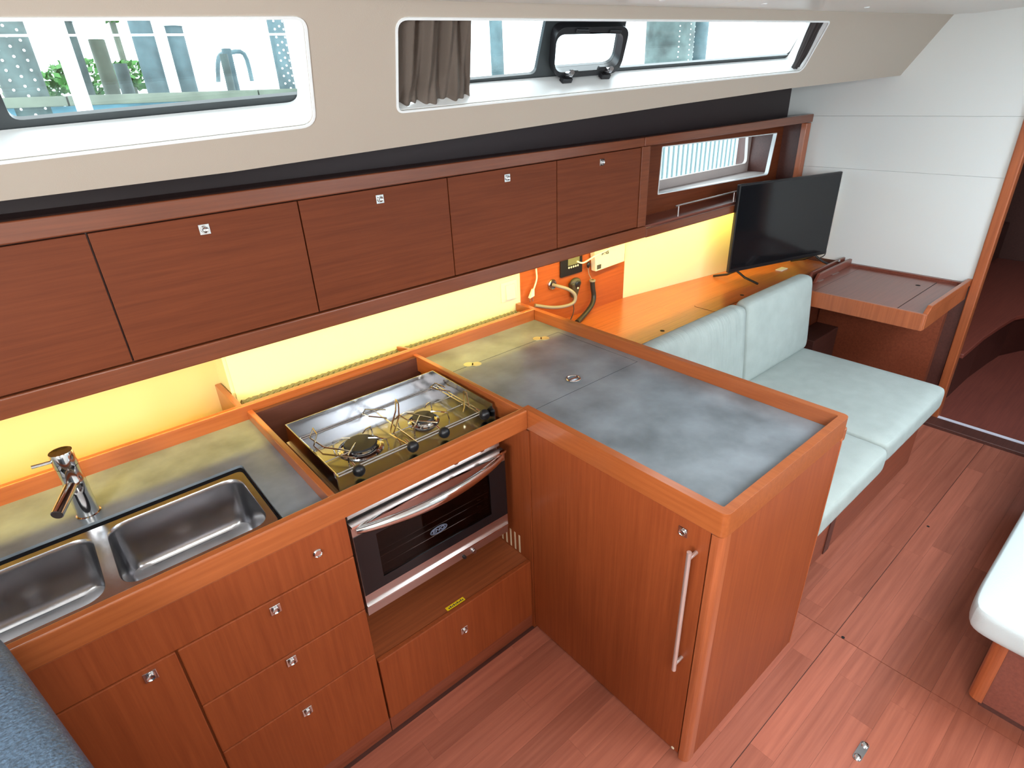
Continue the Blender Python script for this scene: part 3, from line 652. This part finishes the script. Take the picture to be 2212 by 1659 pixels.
# open niche shelf
ns = thing('open_wall_shelf', (2.0, .62, 1.18), 'open mahogany wall shelf framing the small portlight, above the TV', 'shelf')
obj('top_rail', quadx(nb(), 1.192, 2.770, 1.592, 1.598, 1.629, 1.641, CY-.008, CY+.03), W_RAIL, ns, bevel=.003)
obj('bottom_rail', quadx(nb(), 1.242, 2.770, 1.183, 1.184, 1.225, 1.228, CY-.008, CY+.014), W_RAIL, ns, bevel=.004, seg=3)
obj('shelf_board', B(1.242, 2.77, CY+.014, .78, 1.224, 1.236), W_DESK, ns)
obj('side_panel', B(1.225, 1.243, CY+.02, .99, 1.20, 1.60), W_DARK, ns)
obj('end_post', B(2.715, 2.770, CY-.002, CY+.03, 1.228, 1.594), W_TRIM, ns, bevel=.002)
obj('side_panel', B(2.765, 2.785, CY+.03, .99, 1.20, 1.60), W_DARK, ns)
Mx = lambda y: Matrix(((1, 0, 0, 0), (0, 0, 1, y), (0, 1, 0, 0), (0, 0, 0, 1)))
obj('back_panel', plate([(1.243, 1.236), (2.765, 1.236), (2.765, 1.60), (1.243, 1.60)], [rpoly([(1.536, 1.328), (2.655, 1.302), (2.690, 1.540), (1.545, 1.556)], [.006, .02, .006, .006], 4)], 0, .016, Mx(.70)), W_UP, ns)
b = nb(); tube(b, [(1.51, .566, 1.288), (2.075, .566, 1.288)], .004, 10); 
for x in (1.535, 2.05): tube(b, [(x, .566, 1.236), (x, .566, 1.288)], .0035, 8)
obj('fiddle_bar', b, SATIN, ns)
w3 = thing('window_3', (2.1, .8, 1.3), '', ''); del w3['label']; del w3['category']; w3['kind'] = 'structure'
ph_o = rpoly([(1.775, 1.350), (2.745, 1.350), (2.72, 1.520), (1.78, 1.527)], [.02, .035, .01, .01], 6)
obj('window_frame', plate([(1.40, 1.2), (3.1, 1.2), (3.1, 1.62), (1.40, 1.62)], [ph_o], 0, .02, Mx(.90)), mat('pale_grey_liner', lin(196, 186, 182), .5), w3)
hl = rpoly([(1.536, 1.328), (2.655, 1.302), (2.690, 1.540), (1.545, 1.556)], [.006, .02, .006, .006], 4)
obj('trim_lip', plate(off_poly(hl, .001), [off_poly(hl, -.004)], -.002, .02, Mx(.70)), SILLW, w3)
obj('pane', B(1.40, 3.1, .925, .930, 1.22, 1.62), GLASS, w3)
obj('sill', B(1.45, 2.78, .716, .90, 1.285, 1.300), bpy.data.materials['pale_grey_liner'], w3)

# ------------------------------------------------------------------ NAV LEDGE AND THINGS ON IT
lg = thing('locker_top', (1.7, .5, .40), 'glossy orange-brown locker top running behind the settee backrest', 'locker')
LZ = .79
obj('top_board', prism(nb(), [(.654, .255), (2.785, .255), (2.785, .563), (1.394, .776), (.654, .785)], LZ-.02, LZ), W_LEDGE, lg)
obj('front_panel', B(.66, 2.78, .262, .28, .20, LZ-.02), W_BASE, lg)
obj('lid_groove', plate(off_poly(rpoly([(.90, .300), (1.402, .300), (1.413, .575), (.90, .575)], .015), .0022), [], LZ-.002, LZ+.0004), OILED, lg)
obj('lid_groove', plate(off_poly(rpoly([(1.54, .300), (2.06, .300), (2.06, .405), (1.54, .423)], .015), .0022), [], LZ-.002, LZ+.0004), OILED, lg)
obj('locker_lid', plate(rpoly([(.90, .300), (1.402, .300), (1.413, .575), (.90, .575)], .015), [], LZ-.002, LZ+.0012), W_LEDGE, lg)
obj('locker_lid', plate(rpoly([(1.54, .300), (2.06, .300), (2.06, .405), (1.54, .423)], .015), [], LZ-.002, LZ+.0012), W_LEDGE, lg)
obj('finger_hole', cyl(nb(), (1.146, .33, LZ+.001), (1.146, .33, LZ+.0018), .011, 16), OILED, lg)
obj('finger_hole', cyl(nb(), (1.864, .337, LZ+.001), (1.864, .337, LZ+.0018), .011, 16), OILED, lg)
# tv
tv = thing('television', (2.38, .40, LZ), 'black flat-screen television on two splayed feet, on the locker top', 'television')
pa, pb = Vector((2.000, .509, 0)), Vector((2.758, .298, 0)); dx_ = (pb-pa); L_ = dx_.length; ang = math.atan2(dx_.y, dx_.x)
Mt = Matrix.Translation((pa.x, pa.y, 0)) @ Matrix.Rotation(ang, 4, 'Z')
b = box(nb(), 0, L_, 0, .022, .850, 1.336, bev=.004); b.transform(Mt); obj('bezel', b, BLACK, tv)
b = box(nb(), .010, L_-.010, -.0012, .0002, .872, 1.326); b.transform(Mt); obj('screen', b, SCREEN, tv)
b = box(nb(), .12, L_-.12, .022, .055, .88, 1.15, bev=.01); b.transform(Mt); obj('rear_housing', b, BLACK, tv)
for x in (.07, L_-.085):
    for sgn in (-1, 1):
        b = nb(); tube(b, [(x, .011, .852), (x+(.02 if sgn < 0 else -.02), .011+sgn*.05, .82), (x+(.05 if sgn < 0 else -.05), .011+sgn*.125, LZ+.007)], .0065, 8); b.transform(Mt); obj('foot', b, BLACK, tv)
b = nb(); tube(b, [(L_-.03, .025, .90), (L_+.012, .02, .885), (L_+.004, .01, .84), (L_-.05, .02, .82)], .003, 6, res=5); b.transform(Mt); obj('power_lead', b, BLACK, tv)
b = nb(); box(b, 2.42, 2.50, .40, .44, LZ, LZ+.006, bev=.002); tag(obj('paper_slip', b, WHITEP), 'small pale slip lying under the television', 'paper')
# chart table
dk = thing('chart_table', (2.46, -.13, .5), 'mahogany chart table with raised rims against the white bulkhead', 'desk')
obj('table_top', B(2.140, 2.786, -.436, .150, .772, .797), W_DESK, dk, bevel=.004)
obj('lid_groove', plate([(2.162, -.321), (2.738, -.321), (2.738, .088), (2.162, .088)], [], .7965, .7974), OILED, dk)
obj('table_lid', plate(rpoly([(2.165, -.318), (2.735, -.318), (2.735, .085), (2.165, .085)], .004), [], .7965, .7985), W_DESK, dk)
obj('front_apron', prism(nb(), rpoly([(2.128, -.454), (2.146, -.454), (2.146, .150), (2.128, .150)], [.012, 0, 0, .004], 5), .722, .806), W_TRIM, dk, bevel=.003)
obj('side_apron', B(2.146, 2.786, -.456, -.438, .722, .806), W_TRIM, dk, bevel=.003)
obj('side_rim', hexa(nb(), [Vector(p) for p in ((2.135, -.457, .80), (2.787, -.462, .80), (2.787, -.440, .80), (2.135, -.435, .80), (2.19, -.457, .836), (2.787, -.462, .836), (2.787, -.440, .836), (2.19, -.435, .836))]), W_TRIM, dk, bevel=.003)
obj('back_rim', B(2.770, 2.789, -.44, .15, .797, .812), W_DESK, dk)
obj('side_rim', hexa(nb(), [Vector(p) for p in ((2.30, .150, .77), (2.787, .150, .77), (2.787, .168, .77), (2.30, .168, .77), (2.36, .150, .838), (2.787, .150, .838), (2.787, .168, .838), (2.36, .168, .838))]), W_DESK, dk, bevel=.003)
obj('side_rim', hexa(nb(), [Vector(p) for p in ((2.30, .190, .77), (2.787, .190, .77), (2.787, .205, .77), (2.30, .205, .77), (2.36, .190, .842), (2.787, .190, .842), (2.787, .205, .842), (2.36, .205, .842))]), W_DESK, dk, bevel=.003)
obj('hinge', B(2.52, 2.60, .140, .149, .797, .7995), SATIN, dk); obj('hinge', B(2.34, 2.40, .140, .149, .797, .7995), SATIN, dk)
obj('catch', sph(nb(), (2.66, .178, .845), .012, (1.2, .6, .8), 10, 8), STEEL, dk)
obj('finger_hole', cyl(nb(), (2.62, -.265, .7986), (2.62, -.265, .7992), .012, 16), OILED, dk)
obj('leg_panel', B(2.60, 2.62, -.15, .10, FZ, .722), W_DARK, dk) if False else None
obj('knee_panel', B(2.735, 2.789, -.40, .255, FZ, .70), W_BASE, dk)
obj('foot_locker', B(2.40, 2.73, .12, .255, FZ, .42), W_DARK, dk, bevel=.004)
# settee
sb = thing('settee_base', (1.44, -.2, FZ), 'mahogany settee base under the pale cushions', 'settee')
obj('front_board', B(.665, 2.09, -.575, -.557, .04, .362), W_BASE, sb)
obj('seat_board', B(.665, 2.10, -.575, .25, .362, .376), W_BASE, sb)
obj('toe_board', B(.665, 2.05, -.545, -.531, FZ, .045), W_DARK, sb)
obj('divider_batten', B(1.12, 1.17, -.579, -.574, .04, .362), W_DARK, sb)
obj('end_board', B(2.07, 2.09, -.557, .25, FZ, .362), W_BASE, sb)
def cushion(name, x0, x1, y0, y1, z0, z1, r, m, label, group, puff=.008, lean=0, nx=14, ny=14):
    b = nb(); bmesh.ops.create_cube(b, size=1.0)
    bmesh.ops.subdivide_edges(b, edges=b.edges[:], cuts=9, use_grid_fill=True)
    hx, hy, hz = (x1-x0)/2, (y1-y0)/2, (z1-z0)/2; cx, cy_, cz = (x0+x1)/2, (y0+y1)/2, (z0+z1)/2
    for v in b.verts:
        # map unit cube to rounded box: put dense points towards the edges
        c = [v.co.x*2, v.co.y*2, v.co.z*2]
        c = [math.copysign(abs(q)**.55, q) if abs(q) > 1e-9 else 0 for q in c]
        p = Vector((c[0]*hx, c[1]*hy, c[2]*hz))
        q = Vector((max(-hx+r, min(hx-r, p.x)), max(-hy+r, min(hy-r, p.y)), max(-hz+r, min(hz-r, p.z))))
        d = p-q
        if d.length > 1e-9: p = q+d.normalized()*min(r, d.length if (abs(d.x) > 1e-9)+(abs(d.y) > 1e-9)+(abs(d.z) > 1e-9) == 1 else r)
        fx = 1-(p.x/hx)**2; fy = 1-(p.y/hy)**2; fz = 1-(p.z/hz)**2
        if hz <= min(hx, hy): p.z += math.copysign(puff, p.z)*max(0, fx)*max(0, fy)*(abs(p.z)/hz)
        else: p.y += math.copysign(puff, p.y)*max(0, fx)*max(0, fz)*(abs(p.y)/hy)
        v.co = Vector((cx+p.x, cy_+p.y+lean*(cz+p.z-z0), cz+p.z))
    for f in b.faces: f.smooth = True
    o = obj(name, b, m); tag(o, label, 'cushion', group); md = o.modifiers.new('s', 'SUBSURF'); md.levels = 1; md.render_levels = 2
    return o
sg = 'pale grey settee seat cushions'
cushion('seat_cushion', .672, 1.373, -.650, .10, .378, .498, .035, FABRIC, 'pale grey-green seat cushion nearest the galley peninsula', None)
cushion('seat_cushion', 1.377, 2.115, -.635, .10, .378, .500, .035, FABRIC, 'pale grey-green seat cushion at the chart table end', None)
FABRICW = bpy.data.materials['pale_grey_green_fabric'].copy(); FABRICW.name = 'wrinkled_grey_green_fabric'
n = FABRICW.node_tree; bmp = [q for q in n.nodes if q.type == 'BUMP'][0]; tco = [q for q in n.nodes if q.type == 'TEX_COORD'][0]
mp = n.nodes.new('ShaderNodeMapping'); mp.inputs['Scale'].default_value = (26, 4, 3); ns_ = n.nodes.new('ShaderNodeTexNoise'); ns_.inputs['Scale'].default_value = 1.0; ns_.inputs['Detail'].default_value = 3
b2 = n.nodes.new('ShaderNodeBump'); b2.inputs['Strength'].default_value = .55; b2.inputs['Distance'].default_value = .02
n.links.new(tco.outputs['Object'], mp.inputs[0]); n.links.new(mp.outputs[0], ns_.inputs['Vector']); n.links.new(ns_.outputs['Fac'], b2.inputs['Height']); n.links.new(bmp.outputs[0], b2.inputs['Normal'])
n.links.new(b2.outputs[0], [q for q in n.nodes if q.type == 'BSDF_PRINCIPLED'][0].inputs['Normal'])
cushion('back_cushion', .700, 1.447, .030, .125, .488, .905, .04, FABRICW, 'wrinkled pale grey backrest cushion nearest the galley', None, lean=.10, puff=.016)
cushion('back_cushion', 1.451, 2.112, .030, .125, .490, .907, .04, FABRIC, 'smooth pale grey backrest cushion at the chart table end', None, lean=.10, puff=.016)
# bench across the aisle
bs = thing('bench', (1.5, -1.6, FZ), 'mahogany bench base with rounded corner, across the aisle', 'bench')
obj('corner_post', prism(nb(), rpoly([(.835, -1.165), (.905, -1.165), (.905, -1.205), (.835, -1.205)], [.03, 0, 0, 0], 7), .03, .375), W_TRIM, bs)
obj('side_board', B(.842, .858, -2.4, -1.2055, .03, .350), W_DESK, bs)
obj('edge_batten', B(.836, .860, -2.4, -1.2055, .351, .375), W_TRIM, bs)
obj('front_board', B(.9055, 2.6, -1.183, -1.168, .03, .375), W_BASE, bs)
obj('plinth', B(.87, 2.6, -2.4, -1.20, FZ, .03), W_DARK, bs)
obj('seat_board', B(.87, 2.6, -2.4, -1.19, .352, .374), W_DARK, bs)
cushion('bench_cushion', .700, 2.5, -2.3, -1.085, .376, .480, .035, FABRIC2, 'white bench cushion across the aisle, low at the right', None)
# blue leather padded rest, lower left foreground
lf = thing('leather_seat', (-1.5, -.7, FZ), 'blue-grey leather padded seat back in the near foreground, left of the drawers', 'seat')
b = nb(); bmesh.ops.create_cube(b, size=1.0); bmesh.ops.subdivide_edges(b, edges=b.edges[:], cuts=9, use_grid_fill=True)
hx, hy, hz, r = .20, .52, .22, .035
Ml = Matrix.Translation((-1.348, -.560, .85)) @ Matrix.Rotation(math.radians(14), 4, 'Z')
for v in b.verts:
    c = [math.copysign(abs(q*2)**.5, q) if abs(q) > 1e-9 else 0 for q in v.co]; p = Vector((c[0]*hx, c[1]*hy, c[2]*hz))
    q = Vector((max(-hx+r, min(hx-r, p.x)), max(-hy+r, min(hy-r, p.y)), max(-hz+r, min(hz-r, p.z)))); d = p-q
    if d.length > 1e-9: p = q+d.normalized()*min(r, d.length)
    v.co = Ml@p
for f in b.faces: f.smooth = True
o = obj('padding', b, LEATHER, lf); md = o.modifiers.new('s', 'SUBSURF'); md.levels = 1; md.render_levels = 1
b = box(nb(), -hx+.03, hx-.03, -hy+.03, hy-.03, FZ-.83, -hz+.005, bev=.004); b.transform(Ml); obj('seat_base', b, W_BASE, lf)

# ------------------------------------------------------------------ INSTRUMENTS ON THE PANEL
PY = lambda x: .784-.011*(x-.662)
co = thing('charge_controller', (.98, .77, 1.02), 'black framed control unit with small grey display and row of buttons', 'controller')
obj('bezel', B(.908, 1.058, PY(.9)-.012, PY(.9)-.001, 1.012, 1.125, bev=.003), BLACK, co)
obj('display', B(.955, 1.035, PY(.9)-.0135, PY(.9)-.0115, 1.062, 1.115), SCREENL, co)
for i in range(5): obj('button', sph(nb(), (.962+i*.0155, PY(.9)-.013, 1.052), .0055, (1, .6, 1), 10, 8), WHITEP, co)
nb_ = thing('junction_box', (1.23, .77, 1.0), 'cream plastic instrument box with dark lettering under the cupboards', 'box')
obj('housing', hexa(nb(), [Vector(p) for p in ((1.128, .742, 1.002), (1.350, .742, 1.010), (1.350, .775, 1.010), (1.128, .775, 1.002), (1.110, .742, 1.15), (1.352, .742, 1.15), (1.352, .775, 1.15), (1.110, .775, 1.15))]), WHITEP, nb_, bevel=.004)
obj('vent', B(1.135, 1.165, .7405, .742, 1.012, 1.034), INK, nb_)
text('B&G', .024, Matrix.Translation((1.194, .7412, 1.084)) @ Matrix.Rotation(PI/2, 4, 'X') @ Matrix.Diagonal((1.15, .8, 1, 1)), INK, nb_, bold=.0012)
sw = thing('light_switch', (.60, .78, .98), 'cream square rocker switch on the yellow-lit wall', 'switch')
obj('plate', B(.545, .640, .7845, .790, .975, 1.065, bev=.001), WHITEP, sw)
obj('rocker', hexa(nb(), [Vector(p) for p in ((.568, .774, .985), (.620, .774, .985), (.620, .785, .985), (.568, .785, .985), (.568, .779, 1.05), (.620, .779, 1.05), (.620, .785, 1.05), (.568, .785, 1.05))]), WHITEP, sw)
sc = thing('cable_outlet', (.857, .78, .99), 'round chrome socket with a thick grey cable looping out of it', 'socket')
obj('socket', lathe(nb(), (.857, PY(.85), .990), [(.026, 0), (.026, .006), (.022, .010), (.020, .004), (.001, .004)], 24, Matrix.Rotation(PI/2, 3, 'X')), STEEL, sc)
obj('cable', tube(nb(), [(.857, .776, .990), (.87, .745, .985), (.905, .715, .968), (.935, .70, .935), (.925, .70, .90), (.87, .71, .892), (.80, .73, .90), (.72, .755, .925)], .0085, 10, res=6), CABLE, sc)
mc = thing('radio_microphone', (1.0, .77, .94), 'dark grey handheld radio microphone hanging with thin black cord', 'microphone')
obj('body', hexa(nb(), [Vector(p) for p in ((.978, .752, .895), (1.008, .752, .895), (1.008, .775, .895), (.978, .775, .895), (.962, .742, .975), (1.030, .742, .975), (1.030, .778, .975), (.962, .778, .975))]), mat('dark_grey_plastic', lin(70, 66, 54), .5), mc, bevel=.008, seg=3)
obj('head', sph(nb(), (.996, .758, .976), .034, (1, .5, .62), 16, 10), bpy.data.materials['dark_grey_plastic'], mc)
obj('grille', sph(nb(), (1.000, .742, .968), .020, (1, .3, .9), 14, 8), BLACK, mc)
obj('talk_key', sph(nb(), (.996, .7395, .948), .005, (1.2, .6, 1), 8, 6), WHITEP, mc)
obj('cord', tube(nb(), [(.993, .765, .896), (.992, .768, .87), (.985, .755, .84), (.96, .74, .815), (.93, .73, LZ+.004)], .0025, 6, res=5), CABLED, mc)
ho = thing('black_hose', (1.12, .75, LZ), 'thick black rubber hose curving up from the locker top', 'hose')
obj('hose', tube(nb(), [(1.118, .755, .955), (1.122, .755, .92), (1.128, .752, .875), (1.110, .742, .842), (1.06, .725, .82), (.98, .70, .803), (.93, .68, .802)], .0125, 12, res=6), CABLED, ho)
obj('sleeve', cyl(nb(), (1.118, .755, .952), (1.118, .755, .960), .016, 16), CABLE, ho)
obj('core', cyl(nb(), (1.118, .755, .960), (1.118, .755, .961), .007, 12), OILED, ho)
obj('pull_wire', tube(nb(), [(1.118, .757, .958), (1.105, .768, .99), (1.098, .770, 1.03)], .0018, 6), CABLE, ho)
obj('wire_clip', sph(nb(), (1.097, .765, 1.04), .013, (.8, .6, 1.3), 12, 8), BLACK, ho)
pw = thing('power_plug', (.70, .75, .96), 'cream two-pin mains plug dangling on thin cord', 'plug')
obj('cord', tube(nb(), [(.745, .765, 1.20), (.742, .765, 1.10), (.745, .765, 1.05), (.728, .762, 1.015), (.717, .760, 1.000)], .0038, 8, res=5), WHITEP, pw)
obj('plug_body', hexa(nb(), [Vector(p) for p in ((.690, .752, .966), (.718, .752, .972), (.718, .770, .972), (.690, .770, .966), (.710, .756, 1.006), (.722, .756, 1.006), (.722, .766, 1.006), (.710, .766, 1.006))]), WHITEP, pw, bevel=.002)
for x in (.694, .710): obj('pin', B(x, x+.003, .758, .764, .948, .970), SATIN, pw)
ww = tag(obj('white_wire', tube(nb(), [(.945, .70, 1.10), (.98, .69, 1.088), (1.06, .69, 1.105), (1.15, .69, 1.118), (1.22, .69, 1.15), (1.26, .70, 1.20)], .004, 8, res=6), WHITEP), 'thin white wire drooping below the cupboards above the instruments', 'wire')

# ------------------------------------------------------------------ CURTAINS
def curtain(name, s0, s1, t0, tb, off, m, label, folds, amp, flat=0, lift=None):
    b = nb(); nx_, nz = 90, 22; g = []
    for i in range(nx_+1):
        u_ = i/nx_; col = []
        for j in range(nz+1):
            v_ = j/nz
            sa_, sb_ = s0(v_), s1(v_); s_ = sa_+(sb_-sa_)*u_ + .010*math.sin(v_*2.6+u_*5)*v_*(1-u_)
            o_ = off+amp*math.sin(u_*folds*2*PI+1.5*math.sin(v_*2+u_*2))*(1-.25*v_)+amp*.4*math.sin(u_*folds*4.7*PI+v_*3)
            if v_ > .55: o_ += amp*.9*math.sin(u_*9+v_*14)*(v_-.55)
            bt = tb(u_); tt = t0(u_)
            col.append(b.verts.new(S(s_, tt+(bt-tt)*v_, o_)))
        g.append(col)
    for i in range(nx_):
        for j in range(nz):
            f = b.faces.new([g[i][j], g[i+1][j], g[i+1][j+1], g[i][j+1]]); f.smooth = True
    o = obj(name, b, m); tag(o, label, 'curtain', None); md = o.modifiers.new('t', 'SOLIDIFY'); md.thickness = .0015; return o
def cb(u_):
    v = .343-.014*u_
    if .05 < u_ < .36: v -= .030*max(0.0, math.sin((u_-.05)/.31*PI))**.6
    return v
curtain('curtain', lambda v: -3.004+.035*v, lambda v: -2.800+.082*v, lambda u_: .070, cb, .026, CURT, 'bunched taupe curtain at the left end of the long window', 3.5, .013)
curtain('curtain', lambda v: -1.215+.105*v, lambda v: -1.130+.065*v, lambda u_: .040, lambda u_: .252-.006*u_, .018, CURTD, 'dark curtain gathered at the right end of the long window', 3, .007)

# ------------------------------------------------------------------ OUTSIDE
def pile(name, x, y, r, z1, m, label, bands=False, capw=0, cat='piling'):
    p_ = thing(name, (x, y, -1.5), label, cat)
    obj('shaft', cyl(nb(), (x, y, -1.5), (x, y, z1), r, 20), m, p_)
    if bands:
        hb_ = nb()
        for i in range(26):
            for k in range(3):
                a = -PI/2+(k-1)*.55; z = 1.3+i*.055+(k % 2)*.02
                q = Vector((x+r*math.cos(a), y+r*math.sin(a), z)); cyl(hb_, q, q+Vector((math.cos(a), math.sin(a), 0))*.004, .008, 8)
        obj('holes', hb_, WPOLE, p_)
    if capw: obj('cap', lathe(nb(), (x, y, z1), [(r*1.25, 0), (r*1.25, .05), (r*.8, .09), (.002, .10)], 20), WPOLE, p_)
    return p_
pile('piling', -.70, 4.1, .12, 4.2, PILE, 'perforated weathered piling at the far left of the left window', bands=True)
pile('white_pole', -.455, 3.7, .045, 4.2, WPOLE, 'thick white pole beside the perforated piling outside', cat='pole')
pile('piling', -.30, 4.6, .05, 2.40, PILE, 'short grey piling just right of the thick white pole outside', capw=1)
pile('piling', -.12, 4.7, .055, 2.30, DOCK, 'lower brown piling in front of the green hedge outside')
pile('piling', .12, 4.3, .075, 4.2, PILEB, 'tall blue-grey piling in the middle of the left window')
pile('piling', .02, 4.9, .05, 2.15, PILE, 'pale stub piling left of the tall middle piling outside')
pile('piling', .34, 4.3, .060, 2.36, PILEB, 'capped blue-grey piling right of the tall middle piling', capw=1)
pile('piling', .745, 4.6, .032, 2.20, PILE, 'thin short piling in the clear part of the left window')
pile('piling', .87, 4.9, .04, 2.26, PILEB, 'slim bluish piling standing alone in the left window')
pile('piling', 1.08, 4.2, .065, 4.2, PILEB, 'mottled tall piling at the right end of the left window', bands=True)
pile('piling', 3.28, 4.1, .06, 4.2, PILEB, 'pair-left pale piling seen right of the taupe curtain')
pile('piling', 3.50, 4.3, .03, 4.2, PILEB, 'thin pale piling seen just left of the opening portlight')
pile('piling', 6.05, 4.0, .30, 4.4, PILE, 'very wide dotted piling right of the opening portlight', bands=True)
pile('piling', 6.66, 4.0, .13, 4.4, PILEB, 'narrower piling beside the very wide dotted one')
dkk = thing('dock', (0, 4, 1.5), 'weathered timber dock edge running across the left window outside', 'dock')
for i in range(6):
    x = -3+i*1.25; obj('beam', B(x, x+1.24, 3.95, 4.25, 1.858, 1.918, bev=.004), DOCK, dkk)
obj('dock_face', B(-3, 4.5, 4.03, 4.2, .2, 1.857), mat('teal_grey_dock_face', lin(84, 120, 132), .8, var=.4, vscale=4), dkk)
tag(obj('water', B(-12, 25, 4.3, 60, -.6, -.55), WATER), 'pale harbour water beyond the dock', 'water')
b = nb(); random.seed(3)
def bush(name, cx, cy_, cz, rx, rz, label, n_=260):
    b = nb()
    for i in range(n_):
        a = random.uniform(0, 2*PI); h = random.uniform(-1, 1); q = math.sqrt(max(0, 1-h*h))*random.uniform(.6, 1)
        p = Vector((cx+rx*q*math.cos(a), cy_+.4*q*math.sin(a), cz+rz*h)); s_ = random.uniform(.03, .07)
        u1 = Vector((random.uniform(-1, 1), random.uniform(-1, 1), random.uniform(-1, 1))).normalized()*s_; u2 = u1.orthogonal().normalized()*s_*.7
        b.faces.new([b.verts.new(p-u1), b.verts.new(p+u2), b.verts.new(p+u1), b.verts.new(p-u2)])
    tr = thing(name, (cx, cy_, -.6), label, 'tree'); obj('foliage', b, LEAF, tr, kind='stuff'); obj('trunk', cyl(nb(), (cx, cy_, -.6), (cx, cy_, cz), .04, 8), DOCK, tr)
bush('shore_tree', -.75, 8.6, 2.15, .40, .34, 'green tree at the far left edge of the left window')
bush('shore_tree', .25, 8.8, 2.20, .42, .20, 'green hedge-like tree behind the short pilings', 380)
bush('shore_tree', .80, 9.0, 2.22, .40, .16, 'low green tree right of the hedge, behind the tall piling', 300)
bush('shore_tree', .85, 9.4, 3.15, .28, .25, 'small high leafy branch at the top of the left window', 140)
bush('shore_tree', -.25, 9.2, 2.12, .34, .16, 'small green bush between the white pole and the hedge outside', 220)
bt = thing('moored_boat', (2.4, 8.6, 1.3), 'white moored boat with a dark bimini arch outside the left window', 'boat')
obj('hull', prism(nb(), rpoly([(1.5, 8.3), (3.6, 8.3), (3.9, 8.8), (3.6, 9.3), (1.5, 9.3)], .15), -.56, 2.10), WPOLE, bt, bevel=.05)
obj('bimini', tube(nb(), [(1.78, 8.5, 2.10), (1.86, 8.5, 2.40), (2.0, 8.5, 2.46), (2.22, 8.5, 2.45), (2.25, 8.5, 2.10)], .03, 8, res=4), PILEB, bt)
sh = thing('corrugated_sheet', (4.9, 2.6, .5), 'pale vertical-ribbed sheet seen through the small portlight', 'sheet')
obj('sheet', B(3.2, 6.6, 2.60, 2.62, -.6, 1.45), GREYSHEET, sh)
for i in range(30): obj('rib', B(3.72+i*.082, 3.72+i*.082+.046, 2.55, 2.60, -.6, 1.45), RIBM, sh)
tag(obj('lifeline', tube(nb(), [(-1.6, 1.4, 2.028), (.8, 1.4, 2.082)], .0035, 6), WPOLE), 'thin white lifeline wire across the left window', 'wire')
for o in bpy.data.objects:
    if '_w' in o: del o['_w']
